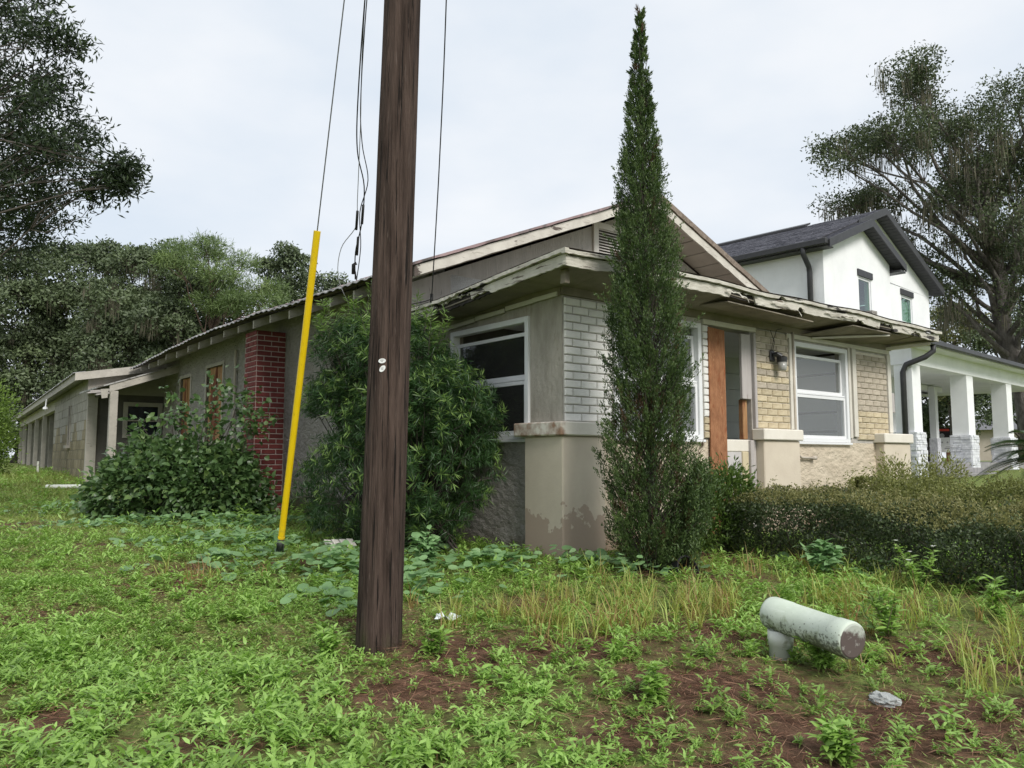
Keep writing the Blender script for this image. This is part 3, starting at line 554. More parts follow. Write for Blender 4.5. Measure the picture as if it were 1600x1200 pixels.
# soffits (boards from fascia to wall), sagging
def soffit(P, s0, s1, zfun, w, n=14):
    ed = [s0 + (s1 - s0) * i / n for i in range(n + 1)]
    for i in range(n):
        a, b = ed[i] + .004, ed[i + 1] - .004; dz = random.uniform(-.012, .004); q = MB()
        za, zb = zfun(a) - FH + .012 + dz, zfun(b) - FH + .012 + dz; wz = .0
        q.hexa([P(a, .02, za), P(b, .02, zb), P(b, w, min(zb, 2.64) - wz), P(a, w, min(za, 2.64) - wz), P(a, .02, za + .012), P(b, .02, zb + .012), P(b, w, min(zb, 2.64) + .012), P(a, w, min(za, 2.64) + .012)])
        q.build('soffit_board', M['soffit'], proof)
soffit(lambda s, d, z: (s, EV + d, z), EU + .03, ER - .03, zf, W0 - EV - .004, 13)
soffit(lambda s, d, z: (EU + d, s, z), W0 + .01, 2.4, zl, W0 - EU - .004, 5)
for q0, q1 in (((-.1, EV + .03), (-.02, .04)),):
    q = MB(); q.box(-.30, -.24, -.38, -.31, 2.55, 2.68); q.build('bracket', M['soffit'], proof, bevel=.005)
q = MB(); q.hexa([(4.65, EV + .03, 2.655), (6.2, EV + .05, 2.655), (6.0, W0 - .02, 2.60), (4.3, W0 - .02, 2.56), (4.65, EV + .03, 2.668), (6.2, EV + .05, 2.668), (6.0, W0 - .02, 2.612), (4.3, W0 - .02, 2.572)]); q.build('sagging_panel', M['soffit'], proof)
q = MB(); q.bar((4.55, W0 - .03, 2.545), (5.7, EV + .08, 2.635), .05, .02); q.build('loose_batten', M['trim'], proof)
q = MB(); q.hexa([(2.0, EV + .03, 2.64), (3.7, EV + .03, 2.60), (3.7, -.12, 2.63), (2.0, -.1, 2.66), (2.0, EV + .03, 2.652), (3.7, EV + .03, 2.612), (3.7, -.12, 2.642), (2.0, -.1, 2.672)]); q.build('sagging_panel', M['soffit'], proof)
q = MB(); q.bar((6.65, W0, 2.58), (7.0, EV + .1, 2.64), .12, .04); q.build('bracket', M['trim'], proof)
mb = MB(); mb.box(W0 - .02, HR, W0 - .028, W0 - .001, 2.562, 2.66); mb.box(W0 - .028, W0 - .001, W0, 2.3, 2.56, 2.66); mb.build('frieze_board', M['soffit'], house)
q = MB()
for a, b, z0, z1 in ((.12, .5, 2.575, 2.565), (.5, .95, 2.56, 2.545), (.97, 1.5, 2.53, 2.51), (1.52, 2.2, 2.5, 2.47)): q.bar((W0 - .035, a, z0), (W0 - .035, b, z1), .014, .045)
q.build('loose_side_trim', M['trim'], house)

# gable wall, vent, main roof
PK, PZ, SL, RV = 3.435, 4.73, .414, 1.8
def zroof(u): return PZ - SL * abs(u - PK)
mb = MB(); uL, uR = -.54, 7.2; zb = 2.66
mb.prism([(uL, VG, zb), (uR, VG, zb), (uR, VG, zroof(uR) - .15), (PK, VG, PZ - .15), (uL, VG, zroof(uL) - .15)], (0, .12, 0)); mb.build('gable_wall', M['gable'], house)
V0, V1, VZ0, VZ1 = 2.68, 4.15, 3.82, 4.34
mb = MB(); mb.box(V0, V0 + .1, VG - .04, VG - .002, VZ0, VZ1); mb.box(V1 - .1, V1, VG - .04, VG - .002, VZ0, VZ1); mb.box(V0 + .1, V1 - .1, VG - .04, VG - .002, VZ1 - .09, VZ1); mb.box(V0 + .1, V1 - .1, VG - .04, VG - .002, VZ0, VZ0 + .06)
vent = mb.build('gable_vent', M['slat_white'], house, bevel=.004)
mb = MB(); mb.box(V0 + .1, V1 - .1, VG - .006, VG - .003, VZ0 + .06, VZ1 - .09); mb.build('vent_backing', M['floor_dark'], vent)
sl = MB(); sl.hexa([(-.5, -.035, -.014), (.5, -.035, -.014), (.5, .0, .010), (-.5, .0, .010), (-.5, -.035, -.006), (.5, -.035, -.006), (.5, .0, .016), (-.5, .0, .016)]); sl = sl.mesh('louver_slat', M['slat_white'])
for k in range(9): inst('louver_slat', sl, vent, ((V0 + V1) / 2, VG - .008, VZ0 + .085 + k * .0415), (0, 0, 0), (V1 - V0 - .2, 1, 1))
# rakes
ROOF_BACK = VEND + .3
def zeave(v): return float(np.interp(v, [1.8, 2.9, 4.8, 6.7, 10, 13.8, 15], [3.09, 3.13, 3.16, 3.23, 3.22, 3.08, 3.06]))
UE = -.58
def zl_roof(u, v):  # left slope with a sagging eave
    t = (PK - u) / (PK - UE); return PZ + (zeave(v) - PZ) * t
mr = MB(); vs = []; nv = 250; nu = 4
for i in range(nv + 1):
    v = RV - .02 + (ROOF_BACK - RV) * i / nv
    for j in range(nu + 1):
        u = PK + (UE - .06 - PK) * j / nu; vs.append((u, v, zl_roof(u, v) + .02 + .011 * math.sin(v * 2 * math.pi / .22) + .012 * vnoise(v, j, .4, 8)))
mr.add(vs, [(i * (nu + 1) + j, (i + 1) * (nu + 1) + j, (i + 1) * (nu + 1) + j + 1, i * (nu + 1) + j + 1) for i in range(nv) for j in range(nu)])
roof = mr.build('main_roof', M['tin'], house)
dk = MB(); nv = 24
for i in range(nv):
    va, vb = RV + .1 + (ROOF_BACK - RV - .12) * i / nv, RV + .1 + (ROOF_BACK - RV - .12) * (i + 1) / nv
    dk.hexa([(UE, va, zl_roof(UE, va) - .03), (UE, vb, zl_roof(UE, vb) - .03), (PK, vb, PZ - .03), (PK, va, PZ - .03), (UE, va, zl_roof(UE, va) - .004), (UE, vb, zl_roof(UE, vb) - .004), (PK, vb, PZ - .004), (PK, va, PZ - .004)])
dk.build('roof_deck', M['deck'], roof)
# curled tin edge above the rafter tails
te = MB(); vs = []; nv = 260
for i in range(nv + 1):
    v = RV + .05 + (ROOF_BACK - RV - .08) * i / nv; z = zl_roof(UE - .06, v) + .012 + .012 * math.sin(v * 2 * math.pi / .22) + .03 * (vnoise(v, 0, .7, 2) - .5)
    o = .02 * (vnoise(v, 3, .5, 5) - .5); vs += [(UE + .10, v, z + .05), (UE - .075 + o, v, z + .004), (UE - .08 + o, v, z - .018), (UE - .06 + o, v, z - .014)]
te.add(vs, [(4 * i + a, 4 * i + 4 + a, 4 * i + 5 + a, 4 * i + 1 + a) for i in range(nv) for a in range(3)]); te.build('tin_edge', M['tin_edge'], roof)
rs_ = MB(); rs_.hexa([(PK, RV, PZ - .03), (PK, ROOF_BACK, PZ - .03), (7.45, ROOF_BACK, zroof(7.45) - .03), (7.45, RV, zroof(7.45) - .03), (PK, RV, PZ + .03), (PK, ROOF_BACK, PZ + .03), (7.45, ROOF_BACK, zroof(7.45) + .03), (7.45, RV, zroof(7.45) + .03)]); rs_.build('right_slope', M['tin'], roof)
def rake(u0, u1, name, m, dv0, dv1, a, b):
    q = MB(); n = 40; s = (u1 - u0) / n; r = random.Random(int(u1 * 10)); vs = []
    for i in range(n + 1):
        u = u0 + s * i; z = zroof(u) if u > PK else PZ - (PZ - 3.09) * (PK - u) / (PK - UE); e = r.uniform(-.006, .006)
        vs += [(u, RV + dv0, z + a), (u, RV + dv0 + r.uniform(-.003, .003), z + b + e), (u, RV + dv1, z + b + e), (u, RV + dv1, z + a)]
    q.add(vs, [(4 * i + k, 4 * i + (k + 1) % 4, 4 * i + 4 + (k + 1) % 4, 4 * i + 4 + k) for i in range(n) for k in range(4)] + [(0, 3, 2, 1), (4 * n, 4 * n + 1, 4 * n + 2, 4 * n + 3)]); return q.build(name, m, roof)
rake(UE - .02, PK, 'rake_board', M['rake'], -.03, -.003, .0, -.125); rake(PK + .005, 7.45, 'rake_board', M['rake'], -.03, -.003, .0, -.13)
rake(UE - .04, PK, 'rake_flashing', M['tin'], -.06, .04, .045, .012); rake(PK, 7.5, 'rake_shingle_edge', mat('old_shingle_edge', (.16, .125, .10), (.28, .23, .19), 8, stretch=(2, 2, 2), bump=.4), -.055, .02, .10, .012)
# soffit boards under the right rake (and the left one)
def rake_soffit(u0, u1, n, dark=None):
    for i in range(n):
        a = u0 + (u1 - u0) * i / n + .011; b = u0 + (u1 - u0) * (i + 1) / n - .011; q = MB(); d = .1
        if dark and i in dark: continue
        q.hexa([(a, RV, zroof(a) - d - .012), (b, RV, zroof(b) - d - .012), (b, VG - .002, zroof(b) - d - .012), (a, VG - .002, zroof(a) - d - .012), (a, RV, zroof(a) - d), (b, RV, zroof(b) - d), (b, VG - .002, zroof(b) - d), (a, VG - .002, zroof(a) - d)])
        q.build('soffit_board', M['board_soffit'], roof)
rake_soffit(PK, 7.4, 13); rake_soffit(UE + .1, PK, 12)
q = MB(); q.hexa([(5.55, RV + .1, zroof(5.55) - .118), (5.85, RV + .08, zroof(5.85) - .118), (5.82, RV + .3, zroof(5.82) - .118), (5.6, RV + .25, zroof(5.6) - .118), (5.55, RV + .1, zroof(5.55) - .114), (5.85, RV + .08, zroof(5.85) - .114), (5.82, RV + .3, zroof(5.82) - .114), (5.6, RV + .25, zroof(5.6) - .114)]); q.build('soffit_shade_patch', M['floor_dark'], roof)  # dark slab under the boards, coloured as the shade inside a hole
q = MB(); q.hexa([(5.85, RV + .06, zroof(5.85) - .2), (6.2, RV + .03, zroof(6.2) - .14), (6.2, RV + .12, zroof(6.2) - .12), (5.85, RV + .1, zroof(5.85) - .13), (5.85, RV + .06, zroof(5.85) - .19), (6.2, RV + .03, zroof(6.2) - .13), (6.2, RV + .12, zroof(6.2) - .11), (5.85, RV + .1, zroof(5.85) - .12)]); q.build('hanging_splinter', M['deck'], roof)
# rafter tails along the left eave
k = 0; v = 2.55
tm = MB(); tl = UE - W0 + .01
tm.hexa([(0, -.024, -.16 - 0), (0, .024, -.16), (tl, .024, -.155 + SL * tl), (tl, -.024, -.155 + SL * tl), (0, -.024, -.01), (0, .024, -.01), (tl, .024, -.03 + SL * tl), (tl, -.024, -.03 + SL * tl)]); tm = tm.mesh('rafter_tail', M['tail'])
while v < VEND:
    inst('rafter_tail', tm, roof, (W0 - .004, v, zl_roof(W0, v) - .03), (0, random.uniform(-.02, .02), random.uniform(-.02, .02)), (1, 1, random.uniform(.9, 1.05))); v += .7 + random.uniform(-.05, .05)
# boarded windows
for w in (B1, B2):
    a0, a1, z0, z1 = w; m = MB(); m.box(W0 - .02, W0 + .05, a0 - .07, a0, z0 - .06, z1 + .07); m.box(W0 - .02, W0 + .05, a1, a1 + .07, z0 - .06, z1 + .07); m.box(W0 - .022, W0 + .05, a0, a1, z1, z1 + .07); m.box(W0 - .03, W0 + .05, a0, a1, z0 - .06, z0)
    f = m.build('window', M['tail'], house, bevel=.004); m = MB(); m.box(W0 + .06, W0 + .08, a0, a0 + (a1 - a0) * .6, z0, z1); m.build('plywood', M['ply'], f); m = MB(); m.box(W0 + .045, W0 + .058, a0 + (a1 - a0) * .55, a1, z0, z1); m.build('plywood', M['ply'], f)
m = MB(); m.tube([(W0 - .04, 9.3, 3.0), (W0 - .04, 9.3, .2)], .025, 8); m.build('downpipe', M['conduit'], house)
# chimney: mortar core and single bricks on its two visible faces
CU, CV0, CV1, CZ = -.43, 6.97, 7.5, 3.02
m = MB(); m.box(CU + .012, W0 - .002, CV0 + .012, CV1 - .002, -.3, CZ); chim = m.build('chimney', M['red_mortar'], house)
lay_bricks(chim, CU + .012, W0 - .002, -.1, CZ, lambda z: M['red_brick'], lambda x, z: (x, CV0 + .012, z), .245, .085, .016, .012)
lay_bricks(chim, CV0 + .006, CV1 - .002, -.1, CZ, lambda z: M['red_brick'], lambda x, z: (CU + .012, x, z), .245, .085, .016, .012, rot=-math.pi / 2, off=1)

# lean-to porch at the back of the left side
lt = empty('lean_to', parent=house)
LV0, LV1, LU = 13.1, 14.95, -1.62
def zlt(u): return 3.05 + (u - W0) * .365
q = MB(); q.hexa([(LU, LV0, zlt(LU)), (LU, LV1, zlt(LU)), (W0, LV1, zlt(W0)), (W0, LV0, zlt(W0)), (LU, LV0, zlt(LU) + .03), (LU, LV1, zlt(LU) + .03), (W0, LV1, zlt(W0) + .03), (W0, LV0, zlt(W0) + .03)]); q.build('roof_sheet', M['tin_edge'], lt)
q = MB(); q.hexa([(-1.35, LV0 + .02, zlt(-1.35) - .16), (W0 - .003, LV0 + .02, zlt(W0) - .16), (W0 - .003, LV0 + .06, zlt(W0) - .16), (-1.35, LV0 + .06, zlt(-1.35) - .16), (-1.35, LV0 + .02, zlt(-1.35) - .004), (W0 - .003, LV0 + .02, zlt(W0) - .004), (W0 - .003, LV0 + .06, zlt(W0) - .004), (-1.35, LV0 + .06, zlt(-1.35) - .004)]); q.build('rafter', M['tail'], lt)
q = MB(); q.box(-1.33, -1.17, LV0 + .02, LV0 + .15, .1, 2.40); q.build('post', M['tail'], lt, bevel=.006)
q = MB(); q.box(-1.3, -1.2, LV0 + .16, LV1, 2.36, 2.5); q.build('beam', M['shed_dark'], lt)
for (a, b, c, d) in ((-1.72, -1.3, 2.40, .05), (-1.78, -1.4, 2.36, .04), (-1.62, -1.35, 2.33, .05)):
    q = MB(); q.bar((a, LV0 - .03 + d, c - .03), (b, LV0 + .02 + d, c + .02), .09, .03); q.build('rotten_board', M['grey_trim'], lt)
q = MB(); q.hexa([(-1.50, LV0 - .01, 2.22), (-1.40, LV0 - .01, 2.24), (-1.38, LV0 + .01, 2.24), (-1.5, LV0 + .01, 2.22), (-1.53, LV0 - .01, 2.42), (-1.37, LV0 - .01, 2.44), (-1.37, LV0 + .01, 2.44), (-1.53, LV0 + .01, 2.42)]); q.build('hanging_board', M['tail'], lt)

# ------------------------------------------------------------------ block outbuilding behind (its own direction)
BO = HW(-1.42, 15.0, 0); BT = R(35)
shed = empty('block_outbuilding', BO, BT, 'low weathered concrete block outbuilding with open bays behind the bungalow', 'outbuilding')
SLn = 7.9
m = MB(); m.box(0.012, .2, .012, SLn, -.2, 2.9); swall = m.build('block_wall', M['shed_panel'], shed)
bmesh_cache = {}
for r in range(11):
    z0 = .2 + r * .235; y = .02 - (.25 if r % 2 else 0)
    while y < SLn - .02:
        a, b = max(y, .012), min(y + .5, SLn); y += .5
        if b - a < .06: continue
        if 3.3 < (a + b) / 2 < 3.75 and 1.3 < z0 + .11 < 2.3: continue
        mm = M['block_dirty'] if z0 < 1.45 + .25 * math.sin(y * 3) else M['block']
        key = (round(b - a, 2), mm.name)
        if key not in bmesh_cache:
            q = MB(); w = round(b - a, 2); q.box(-.012, .004, -w / 2 + .005, w / 2 - .005, -.1125, .1125); bmesh_cache[key] = q.mesh('block', mm)
        inst('block', bmesh_cache[key], swall, (.012 + random.uniform(-.003, .003), (a + b) / 2, z0 + .1175))
m = MB(); m.box(-.01, .011, 3.32, 3.72, 1.3, 2.34); m.build('slot_window', M['floor_dark'], swall); m = MB(); m.box(-.03, .0, 3.29, 3.33, 1.28, 2.36); m.box(-.03, .0, 3.71, 3.75, 1.28, 2.36); m.box(-.1, .0, 3.25, 3.8, 1.2, 1.28); m.build('slot_frame', M['tail'], swall)
m = MB(); m.box(-.02, .20, -.12, .01, -.1, 2.45); m.build('corner_pilaster', M['tail'], shed, bevel=.01)
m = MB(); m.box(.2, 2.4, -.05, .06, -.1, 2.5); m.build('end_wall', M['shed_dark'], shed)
m = MB(); m.prism([(-.02, -.06, 2.45), (2.6, -.06, 2.45), (2.6, -.06, 3.3), (-.02, -.06, 2.80)], (0, .1, 0)); m.build('end_gable', M['block'], shed)
m = MB(); m.hexa([(-.28, -.25, 2.78), (3.6, -.25, 3.50), (3.6, 26, 3.50), (-.28, 26, 2.78), (-.28, -.25, 2.86), (3.6, -.25, 3.58), (3.6, 26, 3.58), (-.28, 26, 2.86)]); sroof = m.build('shed_roof', M['tin_edge'], shed)
m = MB(); m.hexa([(-.32, -.28, 2.72), (3.6, -.28, 3.44), (3.6, -.252, 3.44), (-.32, -.252, 2.72), (-.32, -.28, 2.90), (3.6, -.28, 3.62), (3.6, -.252, 3.62), (-.32, -.252, 2.90)]); m.build('rake_board', M['tail'], sroof)
m = MB(); m.box(-.31, -.283, -.252, 26, 2.72, 2.89); m.build('fascia_board', M['tail'], sroof)
m = MB(); vs = []
for i in range(260):
    y = -.2 + i * .1; z = 2.895 + .018 * math.sin(i * 1.9); vs += [(-.36, y, z), (-.1, y, z + .055), (-.36, y, z - .012)]
m.add(vs, [(3 * i + a, 3 * i + 3 + a, 3 * i + 3 + b, 3 * i + b) for i in range(259) for a, b in ((0, 1), (2, 0))]); m.build('tin_edge', M['tin_edge'], sroof)
m = MB(); m.box(.0, .15, SLn, 25.5, 2.45, 2.78); m.build('bay_beam', M['tail'], shed)
for y in (12.1, 15.6, 19.2, 22.6, 25.3):
    m = MB(); m.box(0, .13, y, y + .14, .1, 2.45); m.build('bay_post', M['tail'], shed)
m = MB(); m.box(1.6, 1.75, SLn, 25.5, .0, 2.7); m.build('bay_back_wall', M['shed_panel'], shed)
for y in (SLn, 11.9, 15.5, 19.1, 22.5, 25.36): 
    m = MB(); m.box(.2, 1.59, y + .01, y + .12, .0, 2.7); m.build('bay_partition', M['shed_panel'], shed)
m = MB(); m.box(-.15, 1.6, SLn + .2, 25.5, .2, .56); m.build('bay_slab', M['shed_panel'], shed)
# window in the end wall under the lean-to
m = MB(); a0, a1, z0, z1 = .75, 1.62, 1.42, 2.28
m.box(a0, a0 + .1, -.09, -.051, z0, z1); m.box(a1 - .1, a1, -.09, -.051, z0, z1); m.box(a0 + .1, a1 - .1, -.09, -.051, z1 - .1, z1); m.box(a0 + .1, a1 - .1, -.09, -.051, z0, z0 + .08); m.box(a0 + .1, a1 - .1, -.085, -.056, 1.82, 1.855)
sw = m.build('window', M['tail'], shed, bevel=.004); m = MB(); m.box(a0 + .1, a1 - .1, -.058, -.052, z0 + .08, z1 - .1); m.build('pane', mat('dark_pane', (.012, .016, .024), (.016, .02, .03), 3, rough=.08, spec=.6), sw)
m = MB(); m.tube([(-.34, 6.6, 2.7), (-.36, 6.6, 2.45)], .02, 6); m.lathe([(.03, 2.36), (.075, 2.4), (.06, 2.46), (.02, 2.48)], 10, Matrix.Translation((-.36, 6.6, 0))); m.build('eave_lamp', M['tagw'], shed)

# PVC offcut on the ground by the outbuilding
m = MB(); z = float(gz(-9.6, 17)) + .05; m.tube([(-.35, 0, 0), (.35, 0, 0)], .05, 10)
o = m.build('pipe_offcut', M['pvc_leg'], smooth=False); o.location = (-9.55, 16.9, z); o.rotation_euler = (0, 0, .1); tag(o, 'short pale pipe offcut lying on the grass near the outbuilding', 'pipe')
m = MB(); m.tube([(0, 0, -.05), (0, 0, .35)], .03, 8); o = m.build('standpipe', M['pvc_leg']); o.location = (-13.3, 22.2, float(gz(-13.3, 22.2))); tag(o, 'thin upright standpipe beside the block outbuilding', 'pipe')

# ------------------------------------------------------------------ the white neighbour (its own direction)
NB = empty('white_house', (8.46, 21.0, 0), R(43), 'new white two storey stucco house with charcoal gables and a stone footed porch', 'house')
NE = 6.62
w1 = (2.2, 3.0, 4.62, 6.05); w2 = (6.25, 7.15, 4.7, 6.22)
m = MB(); wall_grid(m, 'u', 0, .2, 0, 4.5, 3.2, NE, [(2.2, 3.06, 4.2, 6.20)]); m.build('upper_wall', M['nb_white'], NB)
m = MB(); wall_grid(m, 'u', .5, .2, 4.5, 9.2, 3.2, NE, [(6.68, 7.62, 4.6, 6.36)]); m.box(4.3, 4.5, .2, .7, 3.2, NE); m.build('upper_wall', M['nb_white'], NB)
m = MB(); m.box(0, .2, .2, 14, .2, NE + .1); m.build('side_wall', M['nb_white'], NB)
m = MB(); m.box(9.0, 9.2, .7, 14, 3.2, NE); m.box(.2, 9.0, 13.8, 14, .2, NE); m.build('far_wall', M['nb_white'], NB)
m = MB(); m.box(0.2, 5.0, 0, .2, .2, 3.2); m.box(4.8, 5.0, .2, 13.8, .2, 3.2); m.build('lower_wall', M['nb_white'], NB)
m = MB(); m.box(0, 9.2, 0.21, 13.9, 3.2, 3.38); m.build('storey_floor', M['nb_white'], NB)
GS = .40
def zs(u): return 7.87 - GS * abs(u - 2.5)
def zm(u): return 8.80 - GS * abs(u - 4.72)
m = MB(); m.prism([(0, 0, NE), (4.5, 0, NE), (4.5, 0, zs(4.5) - .16), (2.5, 0, 7.87 - .16), (0, 0, zs(0) - .16)], (0, .2, 0)); m.build('small_gable_wall', M['nb_white'], NB)
m = MB(); m.prism([(0, .5, NE + .1), (9.2, .5, NE), (9.2, .5, zm(9.2) - .16), (4.72, .5, 8.8 - .16), (0, .5, zm(0) - .16)], (0, .2, 0)); m.build('main_gable_wall', M['nb_white'], NB)
# roofs
def slope(u0, z0, u1, z1, v0, v1, t, name, mm, parent):
    q = MB(); q.hexa([(u0, v0, z0 - t), (u1, v0, z1 - t), (u1, v1, z1 - t), (u0, v1, z0 - t), (u0, v0, z0), (u1, v0, z1), (u1, v1, z1), (u0, v1, z0)]); return q.build(name, mm, parent)
nroof = slope(-.35, zm(-.35), 4.72, 8.8, .12, 14.2, .12, 'roof', M['nb_black'], NB)
slope(4.723, 8.8, 9.55, zm(9.55), .12, 14.2, .12, 'roof_slope', M['shingle'], nroof)
slope(-.352, zs(-.35) - .004, 2.5, 7.866, -.33, .115, .12, 'small_gable_roof', M['nb_black'], nroof); slope(2.503, 7.866, 4.9, zs(4.9) - .004, -.33, 1.4, .12, 'small_gable_slope', M['shingle'], nroof)
def shingles(u0, u1, v0, v1, zf_, parent):
    q = MB(); n = 30; du = (u1 - u0) / n
    for i in range(n):
        ua, ub = u0 + du * i, u0 + du * (i + 1.25); ub = min(ub, u1); v = v0 - random.uniform(0, .3)
        while v < v1:
            w = random.uniform(.22, .42); a, b = max(v, v0), min(v + w - .008, v1); v += w
            if b - a < .04: continue
            h = random.choice((.012, .018, .026)); 
            q.add([(ua, a, zf_(ua) + h + .006), (ua, b, zf_(ua) + h + .006), (ub, b, zf_(ub) + .006), (ub, a, zf_(ub) + .006), (ua, a, zf_(ua) + .002), (ua, b, zf_(ua) + .002)], [(0, 3, 2, 1), (0, 1, 5, 4), (0, 4, 3), (1, 2, 5)])
    return q.build('shingles', M['shingle'], parent, kind='stuff')
shingles(-.36, 4.70, .12, 14.2, zm, nroof); shingles(-.36, 2.48, -.33, .115, lambda u: zs(u) - .004, nroof)
m = MB(); m.hexa([(4.35, 2.6, zm(4.35) + .03), (4.72, 2.6, 8.84), (4.72, 6.5, 8.84), (4.35, 6.5, zm(4.35) + .03), (4.35, 2.6, zm(4.35) + .10), (4.72, 2.6, 8.90), (4.72, 6.5, 8.90), (4.35, 6.5, zm(4.35) + .10)]); m.build('ridge_vent', M['nb_black'], nroof)
# fascias, ribbed soffits
def nb_rake(u0, z0, u1, z1, v, vw, name):
    q = MB(); q.hexa([(u0, v - .04, z0 - .2), (u1, v - .04, z1 - .2), (u1, v - .002, z1 - .2), (u0, v - .002, z0 - .2), (u0, v - .04, z0 + .03), (u1, v - .04, z1 + .03), (u1, v - .002, z1 + .03), (u0, v - .002, z0 + .03)]); f = q.build('rake_fascia', M['nb_black'], nroof)
    n = int(abs(u1 - u0) / .16)
    q = MB()
    for i in range(n):
        a, b = u0 + (u1 - u0) * (i + .06) / n, u0 + (u1 - u0) * (i + .94) / n; za, zb = z0 + (z1 - z0) * (i + .06) / n - .15, z0 + (z1 - z0) * (i + .94) / n - .15
        q.hexa([(a, v, za - .01), (b, v, zb - .01), (b, vw, zb - .01), (a, vw, za - .01), (a, v, za), (b, v, zb), (b, vw, zb), (a, vw, za)])
    q.build('soffit', M['nb_soffit'], nroof, kind='stuff')
nb_rake(4.72, 8.8, 9.55, zm(9.55), .12, .497, 'a'); nb_rake(4.72, 8.8, 2.6, zm(2.6), .12, .497, 'b')
nb_rake(2.5, 7.866, 4.9, zs(4.9), -.33, -.003, 'c'); nb_rake(2.5, 7.866, -.35, zs(-.35), -.33, -.003, 'd')
m = MB(); m.hexa([(4.5, -.33, 6.66), (4.9, -.33, 6.66), (4.9, .497, 6.66), (4.503, .497, 6.66), (4.5, -.33, 6.72), (4.9, -.33, 6.72), (4.9, .497, 6.72), (4.503, .497, 6.72)]); m.build('eave_return', M['nb_black'], nroof)
m = MB(); m.box(-.5, -.36, -.33, 14.2, zm(-.35) - .16, zm(-.35) + .01); m.build('gutter', M['nb_black'], nroof, bevel=.02)
m = MB(); m.box(-.36, -.003, -.3, 14, zm(-.35) - .2, zm(-.35) - .17); m.build('eave_soffit', M['nb_soffit'], nroof)
m = MB(); m.tube([(-.42, .35, zm(-.35) - .12), (-.42, .35, 6.45), (-.12, .35, 6.15), (-.09, .35, 6.0), (-.09, .35, 3.9)], .075, 8); m.build('downspout', M['nb_black'], NB, smooth=True)
def nb_window(a0, a1, z0, z1, v, blind):
    m = MB(); fw = .06; m.box(a0, a0 + fw, v + .03, v + .1, z0, z1); m.box(a1 - fw, a1, v + .03, v + .1, z0, z1); m.box(a0 + fw, a1 - fw, v + .03, v + .1, z1 - fw, z1); m.box(a0 + fw, a1 - fw, v + .03, v + .1, z0, z0 + fw); zc = (z0 + z1) / 2; m.box(a0 + fw, a1 - fw, v + .035, v + .1, zc - .03, zc + .03)
    f = m.build('window', M['vinyl'], NB, bevel=.004); m = MB(); m.box(a0 + fw, a1 - fw, v + .062, v + .068, z0 + fw, zc - .03); m.build('pane', M['nbg'], f); m = MB(); m.box(a0 + fw, a1 - fw, v + .052, v + .058, zc + .03, z1 - fw); m.build('pane', M['nbg'], f)
    m = MB(); m.box(a0 - .05, a1 + .05, v + .5, v + .52, z0 - .1, z1 + .1); m.build('room_wall', M['nb_inside'], f)
    m = MB(); m.box(a0 - .08, a1 + .08, v - .04, v - .002, z1 + .02, z1 + .22); m.build('window_head', M['nb_black'], NB, bevel=.008)
    m = MB(); m.box(a0 - .02, a1 + .02, v - .03, v - .002, z0 - .06, z0 - .003); m.build('window_sill', M['nb_white'], f)
    if blind:
        q = MB(); 
        for k in range(16): z = zc + .06 + k * (z1 - zc - .14) / 16; q.box(a0 + fw + .01, a1 - fw - .01, v + .12, v + .14, z, z + .028)
        q.build('blind', M['blind'], f, kind='stuff')
    else:
        q = MB(); q.lathe([(.05, 0), (.09, .1), (.03, .2), (.01, .5)], 8, Matrix.Translation(((a0 + a1) / 2, v + .3, zc - .5))); q.build('hanging_lamp', M['tagw'], f)
M['nbg'] = glass_mat('neighbour_glass', (.7, .85, .76), .06)
nb_window(2.2, 3.06, 4.2, 6.20, 0, False); nb_window(6.68, 7.62, 4.6, 6.36, .5, True)
# porch
PV = -2.0
m = MB(); m.box(.44, 13.5, PV, 5.5, .40, .80); m.build('porch_floor', M['paver'], NB)
for k in range(2):
    q = MB(); q.box(1.15, 4.3, PV - .35 * (2 - k), PV - .35 * (1 - k) - .004, .2, .54 + .13 * k); st = q.build('porch_step', M['paver'], NB, bevel=.01)
m = MB(); m.box(.44, 13.4, PV, PV + .4, 3.33, 3.80); m.box(.44, .9, PV + .4, -.003, 3.33, 3.80); m.build('porch_beam', M['nb_white'], NB)
m = MB(); m.box(.9, 13.4, PV + .4, 5.5, 3.40, 3.44); m.build('porch_ceiling', M['nb_white'], NB)
pr2 = slope(0, 0, 1, 1, 0, 1, .1, 'tmp', M['nb_black'], NB); bpy.data.objects.remove(pr2)
q = MB(); q.hexa([(.1, PV - .4, 3.78), (13.6, PV - .4, 3.78), (13.6, -.003, 4.75), (.1, -.003, 4.75), (.1, PV - .4, 3.88), (13.6, PV - .4, 3.88), (13.6, -.003, 4.85), (.1, -.003, 4.85)]); q.build('porch_roof', M['shingle'], NB)
q = MB(); q.prism([(.42, PV, 3.80), (.42, -.003, 3.80), (.42, -.003, 4.74)], (.1, 0, 0)); q.build('porch_gable_end', M['nb_white'], NB)
q = MB(); q.box(.0, 13.7, PV - .53, PV - .405, 3.76, 3.90); q.build('porch_gutter', M['nb_black'], NB, bevel=.02)
q = MB(); q.box(.44, 13.4, PV - .4, PV - .002, 3.74, 3.77); q.build('porch_eave_soffit', M['nb_white'], NB)
q = MB(); q.tube([(.62, PV - .46, 3.78), (.62, PV - .46, 3.62), (.50, PV - .3, 3.47), (.37, PV + .12, 3.30), (.36, PV + .20, 3.12), (.36, PV + .20, .3)], .07, 8); q.build('porch_downspout', M['nb_black'], NB, smooth=True)
cs = MB(); cs.box(-.28, .28, -.22, .22, 1.6, 3.33); cs = cs.mesh('column_shaft', M['nb_white'])
